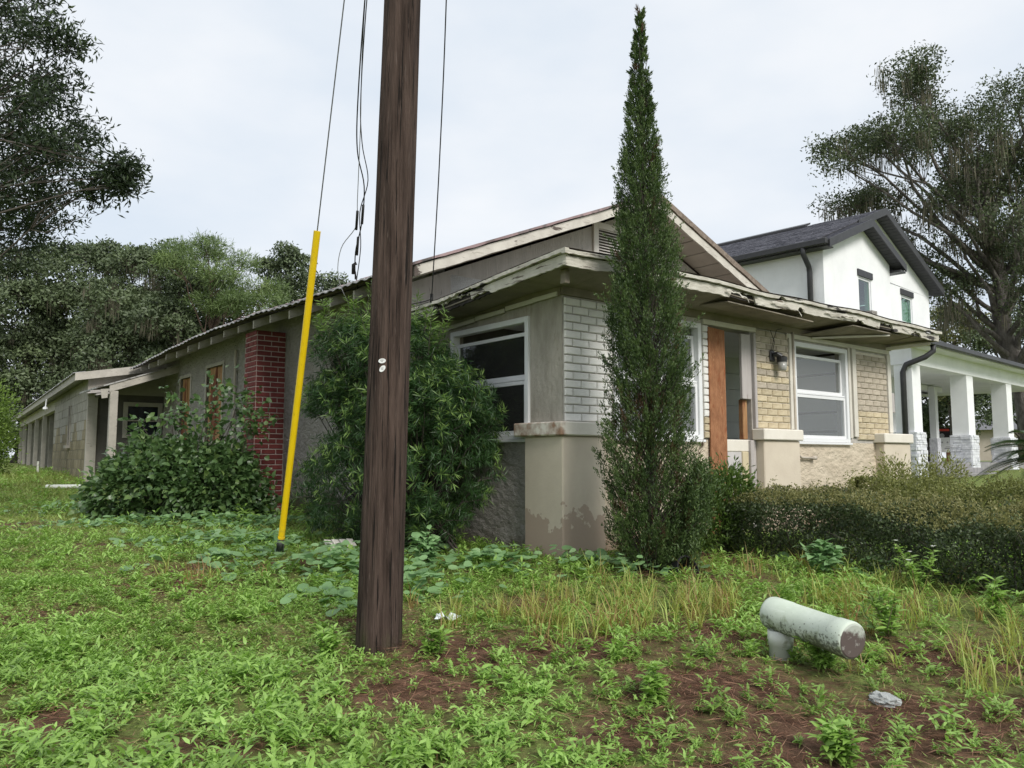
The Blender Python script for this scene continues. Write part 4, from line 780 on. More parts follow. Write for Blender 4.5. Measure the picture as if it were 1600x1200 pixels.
def stones_mesh(w, d, h, seed):
    q = MB(); r = random.Random(seed); z = 0; q.box(-w / 2 + .02, w / 2 - .02, -d / 2 + .02, d / 2 - .02, 0, h)
    while z < h - .02:
        hh = min(r.uniform(.05, .10), h - z)
        for (L_, fn) in ((w, lambda a, b, o: (a - w / 2, b - w / 2, -d / 2 - o, -d / 2 + .03)), (w, lambda a, b, o: (a - w / 2, b - w / 2, d / 2 - .03, d / 2 + o)), (d, lambda a, b, o: (-w / 2 - o, -w / 2 + .03, a - d / 2, b - d / 2)), (d, lambda a, b, o: (w / 2 - .03, w / 2 + o, a - d / 2, b - d / 2))):
            a = 0
            while a < L_ - .01:
                l = min(r.uniform(.12, .32), L_ - a); o = r.uniform(.005, .04); x0, x1, y0, y1 = fn(a, a + l - .004, o); q.box(x0, x1, y0, y1, z, z + hh - .005); a += l
        z += hh
    return q.mesh('stone_base', M['stone'])
sb = [stones_mesh(.66, .54, 1.2, i) for i in range(3)]
for i, (u, v) in enumerate(((.74, PV + .24), (4.83, PV + .24), (8.6, PV + .24), (12.4, PV + .24), (7.95, .1))):
    z = .40; k = .45 if v > 0 else 1; c = inst('column', cs, NB, (u, v, 0), (0, 0, 0), (k, k, 1)); inst('stone_base', sb[i % 3], c, (0, 0, z))

# signs and far house seen through the porch
sx, sy = 16.62, 30.5; sz = float(gz(sx, sy))
s1 = empty('yard_sign', (sx, sy, sz), R(-12), 'black yard sign with a red top band standing behind the white porch', 'sign')
m = MB(); m.box(-.30, .30, -.02, .02, .95, 1.5); b = m.build('panel', M['sign_black'], s1); m = MB(); m.box(-.27, .27, -.026, -.022, 1.38, 1.46); m.build('red_band', M['sign_red'], b); m = MB(); m.lathe([(.07, 0), (.09, .01)], 10, Matrix.Translation((0, -.022, 1.2)) @ Matrix.Rotation(R(90), 4, 'X')); m.box(-.18, .18, -.026, -.022, 1.02, 1.05); m.build('emblem', M['sign_grey'], b)
m = MB(); m.box(-.3, -.26, -.02, .02, 0, .95); m.box(.26, .3, -.02, .02, 0, .95); m.build('post', M['sign_black'], s1)
s2 = empty('site_sign', (16.45, 29.8, sz), R(-8), 'white site sign on a red brown post with small grey marks', 'sign')
m = MB(); m.box(-.06, .06, -.03, .03, 0, .8); m.build('post', M['redwood'], s2)
m = MB(); m.hexa([(-.36, -.06, .55), (.34, -.06, .58), (.34, -.032, .58), (-.36, -.032, .55), (-.4, -.06, 1.1), (.3, -.06, 1.13), (.3, -.032, 1.13), (-.4, -.032, 1.1)]); p = m.build('panel', M['sign_white'], s2)
m = MB()
for x in (-.22, -.03, .16): m.lathe([(.035, 0), (.03, .004)], 8, Matrix.Translation((x, -.061, .93)) @ Matrix.Rotation(R(90), 4, 'X'))
m.box(-.14, .1, -.065, -.061, .68, .72); m.box(-.1, .06, -.065, -.061, .75, .77); m.build('print', M['sign_grey'], p)
fh = empty('far_house', (36.5, 60, .75), R(-28), 'low beige house with a grey hipped roof far across the lawn', 'house')
m = MB(); m.box(-3, 12, 0, 8, -.3, 2.3); m.build('wall', M['far_wall'], fh)
m = MB(); m.add([(-3.6, -.6, 2.3), (12.6, -.6, 2.3), (12.6, 8.6, 2.3), (-3.6, 8.6, 2.3), (1.2, 4, 4.2), (8, 4, 4.2)], [(0, 1, 5, 4), (1, 2, 5), (2, 3, 4, 5), (3, 0, 4), (0, 3, 2, 1)]); m.build('roof', M['far_roof'], fh)
for x in (.1, 3.6):
    m = MB(); m.box(x, x + 1.1, -.06, -.002, .5, 2.0); w = m.build('window', M['vinyl'], fh); m = MB(); m.box(x + .1, x + 1.0, -.075, -.062, .6, 1.2); m.box(x + .1, x + 1.0, -.075, -.062, 1.3, 1.9); m.build('pane', M['nb_inside'], w)

# ------------------------------------------------------------------ utility pole, guy, cables
PB = Vector((-.757, 4.58, -.13)); PTOP = Vector((-.545, 4.6, 9.3))
def pole_at(z): return PB.lerp(PTOP, (z - PB.z) / (PTOP.z - PB.z))
pole = empty('utility_pole', PB, 0, 'dark brown wooden utility pole standing in the weeds before the house', 'utility pole')
m = MB(); n = 40; k = 70; vs = []; r = random.Random(3); prof = [r.uniform(-.003, .003) for _ in range(n)]
for i in range(k + 1):
    t = i / k; z = -.4 + t * 9.8; c = (PTOP - PB) * ((z) / (PTOP.z - PB.z)); rad = .1265 - .0042 * z + .004 * math.exp(-max(z, 0) * 3)
    for j in range(n):
        a = 2 * math.pi * j / n; rr = rad + prof[j] + .0022 * math.sin(j * 1.9 + z * .8) + .0025 * (vnoise(j * .7, z * 2, 1, 4) - .5); vs.append((c.x + rr * math.cos(a), c.y + rr * math.sin(a), z))
m.add(vs, [(i * n + j, i * n + (j + 1) % n, (i + 1) * n + (j + 1) % n, (i + 1) * n + j) for i in range(k) for j in range(n)] + [tuple(range(k * n, (k + 1) * n))]); m.build('shaft', M['pole'], pole, smooth=True)
# long drying cracks, thin dark wedges proud of the shaft are not used: they are cut as shallow grooves by the material
def tag_plate(z, ang, tilt, dx):
    p = pole_at(z) - PB; rad = .1265 - .0042 * (z + .13) + .0015; q = MB(); nn = 16; vs = []
    for dz, sc_ in ((0, 1), (.004, .96)):
        for j in range(nn):
            a = 2 * math.pi * j / nn; x = .0225 * math.cos(a) * sc_; y = .0145 * math.sin(a) * sc_; x, y = x * math.cos(tilt) - y * math.sin(tilt), x * math.sin(tilt) + y * math.cos(tilt)
            th = ang + (x + dx) / rad; vs.append((p.x + (rad + dz) * math.sin(th), p.y - (rad + dz) * math.cos(th), p.z + y))
    q.add(vs, [tuple(range(nn)), tuple(range(nn, 2 * nn))] + [(j, (j + 1) % nn, nn + (j + 1) % nn, nn + j) for j in range(nn)]); o = q.build('tag', M['tagw'], pole, label='small white oval tag nailed to the pole')
    q = MB(); p2 = lambda x, z_: (p.x + (rad + .0052) * math.sin(ang + (x + dx) / rad), p.y - (rad + .0052) * math.cos(ang + (x + dx) / rad), p.z + z_)
    for (x0, z0, x1, z1) in ((-.008, .004, .008, .004), (0, -.007, 0, .006), (-.005, -.004, .005, -.005)):
        q.add([p2(x0 - .0012, z0 - .0012), p2(x1 + .0012, z1 - .0012), p2(x1 + .0012, z1 + .0012), p2(x0 - .0012, z0 + .0012)], [(0, 1, 2, 3)])
    q.build('tag_mark', M['sign_grey'], o)
tag_plate(1.50, R(-10), R(4), .0); tag_plate(1.455, R(-10), R(50), .004)
GA = Vector((-2.21, 7.6, .04)); GB = pole_at(9.0); gd = GB - GA
gp = lambda t: GA + gd * t
guy = empty('guy_anchor', GA, 0, 'steel guy wire with a yellow plastic guard anchored in the weeds left of the pole', 'guy wire')
m = MB(); m.tube([gp(t) - GA for t in (.012, .3, .6, .985)], .006, 6); m.build('wire', M['steel'], guy, smooth=True)
m = MB(); m.tube([gp(.018) - GA, gp(.319) - GA], .030, 12); m.tube([gp(.0165) - GA, gp(.0185) - GA], .033, 12)
m.build('guard', M['yellow'], guy, smooth=False)
m = MB(); m.tube([gp(-.02) - GA, gp(.006) - GA], .014, 8); m.tube([gp(.004) - GA, gp(.017) - GA], .022, 8)
for s in (-1, 1): m.tube([gp(.0) - GA + Vector((s * .028, 0, 0)), gp(.012) - GA + Vector((s * .03, 0, 0)), gp(.017) - GA + Vector((s * .01, 0, 0))], .009, 6)
m.build('anchor_eye', M['steel'], guy, smooth=True)
def cable(name, pts, r, mm, label, cat='cable'):
    q = MB(); P = [Vector(p) for p in pts]; out = []
    for i in range(len(P) - 1):
        p0 = P[max(i - 1, 0)]; p1 = P[i]; p2 = P[i + 1]; p3 = P[min(i + 2, len(P) - 1)]
        for s in range(6):
            t = s / 6; out.append(.5 * ((2 * p1) + (p2 - p0) * t + (2 * p0 - 5 * p1 + 4 * p2 - p3) * t * t + (3 * p1 - p0 - 3 * p2 + p3) * t ** 3))
    out.append(P[-1]); q.tube(out, r, 6); return q.build(name, mm, None, smooth=True) if not label else tag(q.build(name, mm, None, smooth=True), label, cat)
SV = Vector(HW(-.52, 3.35, 3.22)); ST = pole_at(8.9) + Vector((-.05, .1, 0))
def sv(t, off=(0, 0, 0), w=0): p = SV.lerp(ST, t); return (p.x + off[0], p.y + off[1], p.z + off[2])
svc = empty('service_drop', SV, 0, 'black twisted service cable dropping from the pole to the left eave', 'cable')
def sub(name, pts, r, mm):
    o = cable(name, [Vector(p) - SV for p in pts], r, mm, None); o.parent = svc; return o
sub('conductor', [sv(0, (.0, 0, 0)), sv(.05, (-.02, 0, .0)), sv(.10, (.03, 0, 0)), sv(.16, (.03, 0, .02)), sv(.22, (-.08, 0, 0)), sv(.3, (-.11, 0, 0)), sv(.45, (-.1, 0, -.02)), sv(.7, (-.05, 0, -.05)), sv(1)], .0075, M['cable'])
sub('conductor', [sv(0, (.02, 0, 0)), sv(.06, (.04, 0, .0)), sv(.12, (-.0, 0, 0)), sv(.17, (.07, 0, .02)), sv(.23, (-.03, 0, 0)), sv(.3, (-.08, 0, 0)), sv(.45, (-.08, 0, -.02)), sv(.7, (-.02, 0, -.05)), sv(1)], .006, M['cable'])
sub('neutral_wire', [sv(0, (-.06, 0, -.35)), sv(.02, (-.22, 0, -.12)), sv(.05, (-.2, 0, .05)), sv(.09, (-.03, 0, .05)), sv(.14, (-.04, 0, 0)), sv(.25, (-.06, 0, 0)), sv(.45, (-.1, 0, 0)), sv(1, (-.03, 0, 0))], .005, M['cable_grey'])
for t, dx in ((.09, -.01), (.1, .055), (.045, .02)):
    a = Vector(sv(t, (dx - .02, 0, 0))) - SV; b = Vector(sv(t + .032, (dx - .02, 0, .0))) - SV; q = MB(); q.tube([a, b], .016, 8); q.build('splice_sleeve', M['cable'], svc, smooth=True)
q = MB(); a = Vector(sv(.01, (-.03, 0, 0))) - SV; q.tube([a, a + Vector((.0, 0, .12)), a + Vector((.04, 0, .14))], .022, 8); q.build('weatherhead', M['cable'], svc, smooth=True)
sub('loose_lead', [SV + Vector((0, 0, .1)), SV + Vector((.05, -.06, -.15)), SV + Vector((.08, -.02, -.4)), SV + Vector((.16, 0, -.55)), SV + Vector((.22, .05, -.62))], .008, M['cable'])
PW0 = Vector(HW(-.45, 1.65, 2.70)); PW1 = pole_at(9.1) + Vector((.1, .1, 0))
pw_ = lambda t: PW0.lerp(PW1, t) + Vector((.10 * math.sin(t * 3.14), 0, -.05 * math.sin(3.14 * t)))
cable('drop_wire', [pw_(t) for t in (0, .1, .2, .35, .5, .7, 1)], .0065, M['cable'], 'thin dark drop wire running from the pole to the porch fascia', 'cable')
q = MB(); q.tube([(0, 0, -.04), (0, 0, .06)], .018, 8); q.tube([(-.35, .28, -.02), (-.1, .1, -.01), (0, 0, 0)], .006, 5); o = q.build('wire_clamp', M['cable'], smooth=True); o.location = PW0; tag(o, 'small dark wire clamp on the left porch fascia', 'clamp')

# ------------------------------------------------------------------ pale pipe standing in the weeds
px0 = Vector((1.47, 4.42, float(gz(1.47, 4.42))))
pipe = empty('vent_pipe', px0, 0, 'mossy pale green capped pipe elbow standing in the weeds', 'pipe')
ax = Vector((.285, -.62, -.05)).normalized(); c0 = Vector((.01, .0, .225))
def oriented(ax): return Matrix.Translation(c0) @ ax.to_track_quat('Z', 'Y').to_matrix().to_4x4()
m = MB(); m.lathe([(.062, -.2), (.062, .07), (.068, .072), (.068, .15)], 24); m.build('leg', M['pvc_leg'], pipe, smooth=False)
for p_ in pipe.children[0].data.polygons: p_.use_smooth = len(p_.vertices) == 4
m = MB(); prof = [(.078, -.085), (.088, -.075), (.091, -.06), (.091, .06), (.0885, .065), (.0885, .385), (.0925, .39), (.094, .465), (.091, .478), (.086, .482)]; m.lathe(prof, 40, oriented(ax)); b = m.build('body', M['pvc'], pipe)
for p_ in b.data.polygons: p_.use_smooth = len(p_.vertices) == 4
m = MB(); m.lathe([(.085, .4825), (.078, .487)], 32, oriented(ax)); m.build('cap_face', M['pvc_mold'], pipe)

# litter and small things on the ground
def blob(name, loc, s, mm, label, cat, seed=1, n=2):
    bm = bmesh.new(); bmesh.ops.create_icosphere(bm, subdivisions=n, radius=1); r = random.Random(seed)
    for v_ in bm.verts: v_.co *= r.uniform(.75, 1.15)
    me = bpy.data.meshes.new(name); bm.to_mesh(me); bm.free(); me.materials.append(mm); o = inst(name, me, None, loc, (r.uniform(-.2, .2), r.uniform(-.2, .2), r.uniform(0, 3)), s); return tag(o, label, cat)
G = lambda x, y, dz=0: (x, y, float(gz(x, y)) + dz)
blob('pale_rock', G(1.73, 3.78, .02), (.085, .05, .03), M['rock'], 'flat pale grey rock half buried in the bottom right weeds', 'rock', 2, 3)
q = MB(); r = random.Random(4); g_ = [[(.16 * (i / 5 - .5) + r.uniform(-.01, .01), .10 * (j / 4 - .5) + r.uniform(-.01, .01), r.uniform(0, .05)) for i in range(6)] for j in range(5)]
q.add([p for row in g_ for p in row], [(j * 6 + i, j * 6 + i + 1, j * 6 + 7 + i, j * 6 + 6 + i) for j in range(4) for i in range(5)]); o = q.build('crumpled_wrapper', M['litter']); o.location = G(-.41, 5.13, .03); tag(o, 'crumpled clear blue wrapper lying right of the pole', 'litter')
q = MB(); [q.box(-.20 + k * .075, -.135 + k * .075, -.12, .13, .0 + .008 * k, .02 + .008 * k) for k in range(4)]; o = q.build('slatted_board', M['trim']); o.location = G(-1.66, 8.0, .07); o.rotation_euler = (.3, .1, .5); tag(o, 'small broken slatted board leaning in the weeds left of the pole', 'board')
q = MB(); q.lathe([(.10, 0), (.13, .16), (.135, .165), (.12, .165), (.095, .02)], 20); o = q.build('plant_pot', M['black_pot']); o.location = G(1.36, 6.72, -.01); o.rotation_euler = (1.2, .2, .6); tag(o, 'black plastic plant pot tipped over at the cypress foot', 'plant pot')

# ------------------------------------------------------------------ trees and shrubs
def rnd_dir(n, r=rng): return nrm(r.normal(size=(n, 3)))
def bent(p0, p1, k, amp, r):
    p0 = np.array(p0, float); p1 = np.array(p1, float); L_ = np.linalg.norm(p1 - p0); off = r.normal(size=3) * amp * L_; out = []
    for i in range(k + 1):
        t = i / k; out.append(p0 + (p1 - p0) * t + off * math.sin(math.pi * t) + (r.normal(size=3) * amp * .25 * L_ if 0 < i < k else 0))
    return out
def make_tree(name, label, loc, H, tr, lobes, per_vol, leaf_n, LL, LW, lm, bark, seed=1, group=None, cat='tree', moss=0, clump_r=.7, trunk_top=None, flat=.55, shape='diamond', base_lean=(0, 0), min_clump=5, limb_k=.4, twig_r=.03, under=.35, upb=.7, gauss=0, nj=.45, tj=.17):
    """trunk, limbs to every lobe, twigs to every leaf clump, leaves scattered round the twig ends; lobes = (x,y,z,rx,ry,rz) from the foot"""
    r = np.random.default_rng(seed); root = empty(name, loc, 0, label, cat, group)
    top = np.array(trunk_top if trunk_top is not None else (base_lean[0], base_lean[1], H * .7), float)
    tp = bent((0, 0, -.4), top, 7, .03, r); mbk = MB(); mbk.tube(tp, [tr * (1.25 if i == 0 else 1) * (1 - .62 * i / 7) for i in range(8)], 12); mbk.build('trunk', bark, root, smooth=True)
    br = MB(); C = []; 
    for lo in lobes:
        c = np.array(lo[:3]); rad = np.array(lo[3:6]); f = np.clip((c[2] * .62) / top[2], .12, .97); i = f * 7; a = int(min(i, 6)); st = tp[a] + (tp[a + 1] - tp[a]) * (i - a)
        lim = bent(st, c - np.array([0, 0, rad[2] * .2]), 5, .07, r); lr = tr * limb_k * (1 - .5 * f) * min(1, rad.mean() / 2 + .35)
        br.tube(lim, [lr * (1 - .75 * k / 5) for k in range(6)], 7, False)
        n = max(min_clump, int(per_vol * rad.prod() ** (2 / 3)))
        dd = rnd_dir(n * 3, r); dd = dd[(dd[:, 2] > -under) | (r.random(len(dd)) < .25)][:n]; n = len(dd)
        pts = c + dd * rad * (.5 + .5 * r.random((n, 1)) ** .6)
        for p in pts:
            k = r.integers(4, 6); br.tube(bent(lim[k], p, 3, .12, r), [twig_r, twig_r * .75, twig_r * .5, twig_r * .25], 4, False)
        C.append(pts)
    br.build('branches', bark, root, smooth=True)
    C = np.concatenate(C); n = len(C); cnt = (leaf_n * r.uniform(.5, 1.4, n)).astype(int); idx = np.repeat(np.arange(n), cnt); N = len(idx)
    cr = (clump_r * r.uniform(.6, 1.35, n))[idx][:, None]
    g = rnd_dir(N, r); g[:, 2] = np.where((g[:, 2] < -.2) & (r.random(N) < .7), -g[:, 2], g[:, 2]); rad_ = .45 + .55 * r.random(N) ** .5; rad_ = np.where(r.random(N) < .06, rad_ * 1.25, rad_)
    lump = .75 + .5 * vnoise(g[:, 0] * 2 + idx * 3.7, g[:, 1] * 2 + g[:, 2] * 2, .7, seed)
    pos = C[idx] + g * np.array([1, 1, flat]) * cr * (rad_ * lump)[:, None]
    gm = r.random(N) < gauss; pos = np.where(gm[:, None], C[idx] + r.normal(size=(N, 3)) * np.array([1, 1, flat]) * cr * .55, pos); off = pos - C[idx]; ol = np.linalg.norm(off, axis=1, keepdims=True); pos = C[idx] + off * np.minimum(1, 1.15 * cr / np.maximum(ol, 1e-6))
    d = g * .5 + r.normal(size=(N, 3)) * .6 + np.array([0, 0, -.1]); nn = g * 1.0 + np.array([0, 0, upb * .6]) + r.normal(size=(N, 3)) * nj
    tint = np.clip(.42 + (r.normal(size=n) * .16)[idx] + r.normal(size=N) * tj, 0, 1)
    leaves('crown', pos, d, nn, LL * r.uniform(.7, 1.25, N), LW * r.uniform(.7, 1.25, N), tint, lm, root, shape)
    if moss:
        k = moss; b = C[r.integers(0, n, k)] + np.clip(r.normal(size=(k, 3)) * .22, -.4, .4); per = 16; P = np.repeat(b, per, 0) + r.normal(size=(k * per, 3)) * np.array([.13, .13, .14]); ln = np.repeat(r.uniform(.4, 1.7, k) * r.uniform(.4, 1, k), per) * r.uniform(.5, 1.1, k * per)
        d = np.array([0, 0, -1.]) + r.normal(size=P.shape) * .07; leaves('spanish_moss', P, d, r.normal(size=P.shape), ln, .035 * r.uniform(.4, 1.5, k * per), r.random(k * per), MOSS, root, 'lance', fold=.2)
    return root
def copy_thing(root, loc, rz=0, s=1, label=None, sz=None):
    o = root.copy(); col.objects.link(o); o.location = loc; o.rotation_euler = (0, 0, rz); o.scale = (s, s, sz or s)
    if label: o['label'] = label
    for ch in root.children:
        c = ch.copy(); col.objects.link(c); c.parent = o
        for g in ch.children: d = g.copy(); col.objects.link(d); d.parent = c
    return o

# the big mossy oak on the right (foot at 20.6, 32)
m_ = .0262
def lob(px, py, r_, dy=0, x0=21.5, mm=m_, z0=.65, sq=.8):
    return ((px - 800) * mm - x0, dy, .95 + (712 - py) * mm - z0, r_ * mm, r_ * mm * 1.0, r_ * mm * sq)
oak_l = [lob(*a) for a in ((1445, 90, 34, 0), (1475, 112, 34, 1), (1415, 130, 34, -1), (1385, 175, 30, 1), (1345, 225, 30, 0), (1305, 220, 16, 0), (1318, 262, 22, -1), (1335, 298, 24, 1), (1385, 240, 46, -2), (1440, 200, 50, 1), (1500, 150, 30, 1), (1545, 165, 44, 2), (1590, 165, 45, 0), (1500, 240, 50, -2), (1372, 296, 30, 1), (1420, 285, 44, 2), (1470, 318, 34, -1), (1560, 270, 62, 1), (1640, 250, 90, 2), (1450, 352, 22, 1), (1510, 370, 34, 0), (1475, 395, 24, 1), (1545, 360, 40, -2), (1600, 380, 52, 0), (1700, 380, 100, 1), (1720, 180, 90, -1), (1650, 110, 45, 1), (1495, 430, 24, 1), (1478, 462, 22, 0), (1540, 430, 30, 1), (1585, 455, 34, -2), (1520, 485, 22, 1), (1565, 490, 26, -2), (1610, 480, 40, -1), (1560, 410, 30, -3))]
make_tree('live_oak', 'tall live oak with hanging grey moss beside the white two storey house', (21.5, 32, .6), 17, .48, oak_l, 14, 125, .14, .075, OAKL, M['bark'], 11, moss=520, clump_r=.66, trunk_top=(-1.6, .3, 12.5), flat=.8, gauss=.35, nj=.35, limb_k=.5, twig_r=.02)

# near laurel oak reaching in from the left (trunk outside the frame)
m_ = .0078
def lobn(px, py, r_, dy=0, sq=.8): return lob(px, py, r_, dy, x0=-9.6, mm=.0078, z0=0, sq=sq)
near_l = [lobn(*a) for a in ((0, 40, 60, .3), (62, 60, 30, -.2), (40, 110, 42, .4), (100, 62, 7, 0), (-60, 150, 140, .8), (48, 175, 50, -.3), (20, 240, 78, .3), (108, 205, 24, .2), (95, 255, 46, -.2), (145, 262, 24, .3), (176, 270, 14, .1), (196, 262, 6, 0), (192, 292, 6, 0), (48, 305, 38, 0), (130, 298, 14, .2), (-30, 330, 60, .4), (-120, 300, 160, 1), (-250, 120, 220, .6), (-250, -60, 220, .2), (-70, -50, 120, .5), (-330, 300, 180, -.4))]
make_tree('laurel_oak', 'dark laurel oak whose narrow leaved boughs reach in from the left edge', (-9.6, 9.3, -.0), 10, .34, near_l, 60, 62, .10, .026, NEARL, M['bark_dark'], 5, clump_r=.22, gauss=.8, nj=.6, trunk_top=(.1, 0, 6.5), flat=.75, min_clump=7, twig_r=.008, limb_k=.20, shape='diamond', upb=.35)

# woods at the back left
def wl(px, py, r_, dy, x0, mm=.037, z0=.7, sq=.75): return lob(px, py, r_, dy, x0, mm, z0, sq)
def wood(name, label, cx, tops, Y, seed, lm=OAKF, moss=0, group='trees of the wood behind the yard', LL=.21, LW=.12, n=300, pv=4.0, cr=1.05, flat=.7, bark=None, tr=.4):
    mm = Y / 1230.; x0 = (cx - 800) * mm; lo = [lob(px, py, r_, dy, x0, mm, .7, .75) for px, py, r_, dy in tops]
    return make_tree(name, label, (x0, Y, .68), 12, tr, lo, pv, n, LL, LW, lm, bark or M['bark_dark'], seed, group, moss=moss, clump_r=cr, flat=flat, trunk_top=(.3, 0, 7.5), nj=.28, tj=.09)
fill = lambda cx, y0, w: [(cx + dx, y, r_, dy) for dx, y, r_, dy in ((-w * .6, y0 + 70, 42, -1), (w * .55, y0 + 75, 42, 1), (0, y0 + 90, 50, -2), (-w * .5, y0 + 140, 42, -1), (w * .5, y0 + 145, 42, -1), (0, y0 + 170, 46, -2), (-w * .3, y0 + 210, 40, -2), (w * .4, y0 + 215, 38, -2), (-w * .5, y0 + 262, 36, -1), (w * .2, y0 + 270, 36, -3))]
wood('live_oak', 'dark live oak of the wood at the far left, behind the lime bush', 30, [(10, 415, 45, 0), (45, 402, 38, 1), (80, 425, 35, 0)] + fill(30, 400, 62), 44, 21, moss=50)
wood('live_oak', 'dark rounded live oak second from the left in the wood', 115, [(95, 402, 40, 0), (135, 398, 40, -1), (160, 420, 32, 0)] + fill(118, 395, 58), 46, 22, moss=60)
wood('live_oak', 'brownish moss hung live oak in the middle of the wood', 205, [(190, 405, 36, 0), (225, 395, 36, 1), (245, 425, 34, 0)] + fill(208, 395, 56), 43, 23, moss=300)
wood('live_oak', 'dusty green live oak of the wood just left of the pine', 290, [(270, 440, 40, 0), (310, 450, 38, 0)] + fill(285, 430, 52), 41, 24, moss=110)
wood('live_oak', 'grey green live oak below the pine, behind the bungalow roof', 365, [(335, 475, 36, 0), (375, 500, 34, 0)] + fill(360, 470, 46), 42, 25, moss=60)
wood('slash_pine', 'bright green round topped pine standing above the bungalow roof', 330, [(255, 392, 24, 0), (290, 384, 28, 1), (325, 395, 26, -1), (358, 412, 26, 0), (390, 440, 26, 1), (405, 470, 22, 0), (300, 425, 24, -2), (345, 445, 26, -2), (375, 480, 24, -2), (420, 495, 16, 0), (330, 480, 22, -1)], 39.5, 26, lm=PINEL, LL=.30, LW=.035, n=330, pv=9, cr=.8, flat=.55, bark=M['pine_bark'], tr=.32)
wood('broadleaf_tree', 'slender dark broadleaf tree right of the pine against the sky', 440, [(432, 398, 22, 0), (455, 408, 20, 1), (415, 412, 14, 0), (440, 435, 30, 0), (470, 440, 20, 0), (440, 470, 34, 0), (478, 470, 22, 0), (510, 440, 13, 1), (520, 460, 20, 0)], 52, 27, lm=OAKF, n=230, pv=5, cr=.9)
# the rest of the wood, mostly hidden
wd = bpy.data.objects['live_oak.001'] if 'live_oak.001' in bpy.data.objects else None
if wd:
    for i, (x, y, s, lab) in enumerate(((-30.5, 52, .8, 'live oak deep in the wood showing low between the front trunks'), (-24.5, 50, .85, 'live oak deep in the wood filling the gap left of the pine'), (-36, 50, .95, 'dark live oak of the wood outside the left edge'), (-26, 56, 1.0, 'live oak deep in the wood behind the front row at the left'), (-19, 58, .8, 'live oak deep in the wood behind the moss hung oak'))):
        copy_thing(wd, (x, y, .7), 1.3 + i * 2, s, lab)
# trees behind the neighbour on the right
wood('broadleaf_tree', 'olive yellow broadleaf tree behind the white porch, under the tall oak', 1490, [(1478, 495, 22, 0), (1510, 490, 26, 1), (1540, 505, 24, 0), (1480, 530, 24, 0), (1515, 530, 26, 0), (1470, 570, 26, 0), (1500, 590, 30, 0), (1495, 630, 26, 0)], 46, 31, lm=YELT, group='trees behind the white house', LL=.19, LW=.11, n=190, pv=6, cr=.75, tr=.25)
wood('broadleaf_tree', 'dense dark green broadleaf tree at the right edge behind the white porch', 1590, [(1560, 535, 30, 0), (1600, 520, 40, 1), (1650, 510, 50, 0), (1555, 580, 30, 0), (1600, 580, 40, 0), (1580, 620, 36, 0), (1640, 600, 50, 0), (1540, 615, 26, 1), (1545, 650, 22, 0)], 44, 32, lm=OAKF, group='trees behind the white house', LL=.19, LW=.11, n=210, pv=6, cr=.75, tr=.3)
wood('live_oak', 'dark moss hung oak filling the gap between the white porch columns', 1450, [(1440, 600, 40, 0), (1480, 610, 40, 0), (1430, 650, 34, 0), (1470, 660, 34, 0), (1500, 640, 30, 0)], 50, 33, moss=80, group='trees behind the white house', pv=6)

def bush(name, label, loc, lobes, n, LL, LW, lm, seed, cat='bush', shape='diamond', stems=14, stem_m=None, stem_r=.014, shell=.45, up=.25, clump=.16, jit=.5, clip=None, extra=None, group=None, tb=.4, tv=.18):
    """stems from the foot into every lobe; leaves in small clumps near the lobes' surface and inside"""
    r = np.random.default_rng(seed); root = empty(name, loc, 0, label, cat, group); st = MB(); P = []; D = []
    vol = np.array([l[3] * l[4] + l[3] * l[5] + l[4] * l[5] for l in lobes]); cnt = (n * vol / vol.sum()).astype(int)
    for l, k in zip(lobes, cnt):
        c = np.array(l[:3]); rad = np.array(l[3:6]); kc = max(3, k // 14)
        for s in range(max(2, int(stems * k / n))):
            e = c + rnd_dir(1, r)[0] * rad * .7; b = np.array([r.normal() * .08, r.normal() * .08, -.06]); st.tube(bent(b, e, 4, .08, r), [stem_r * (1 - .2 * q) for q in range(5)], 5, False)
        dd = rnd_dir(kc, r); cc = c + dd * rad * (shell + (1 - shell) * r.random((kc, 1)) ** .5); idx = r.integers(0, kc, k)
        g = r.normal(size=(k, 3)) * clump * .55; P.append(cc[idx] + g); D.append(dd[idx] + nrm(g) * .6)
    P = np.concatenate(P); D = np.concatenate(D)
    if extra: e = extra(r, st); P = np.concatenate([P, e[0]]); D = np.concatenate([D, e[1]])
    k = len(P); ok = P[:, 2] > -.05
    if clip is not None: ok &= clip(P + np.array(loc)[None])
    P = P[ok]; D = D[ok]; k = len(P); D = nrm(D) + r.normal(size=(k, 3)) * jit + np.array([0, 0, up]); nn = np.array([0, 0, .8]) + D * .3 + r.normal(size=(k, 3)) * .5
    st.build('stems', stem_m or M['bark_dark'], root, smooth=True)
    leaves('foliage', P, D, nn, LL * r.uniform(.65, 1.25, k), LW * r.uniform(.7, 1.2, k), np.clip(r.normal(tb, tv, k), 0, 1), lm, root, shape)
    return root
def outside_house(P):
    x = P[:, 0] - O.x; y = P[:, 1] - O.y; u = x * math.cos(TH) + y * math.sin(TH); v = -x * math.sin(TH) + y * math.cos(TH)
    return ~((u > W0 - .02) & (v > W0 - .02)) & ~((u > CU - .02) & (v > CV0 - .02) & (v < CV1))

# lime bush at the left edge
bush('lime_bush', 'bright lime green rounded bush at the left edge before the outbuilding', (-14.2, 20.8, .47), [(-.5, 0, 1.1, 1.3, 1.2, 1.15), (.1, .1, 1.7, .75, .8, .75), (-.2, -.2, .7, 1.25, 1.2, .8), (-1.6, .2, 1.4, 1.2, 1.2, 1.4)], 26000, .10, .045, LIME, 41, stems=20, clump=.25)
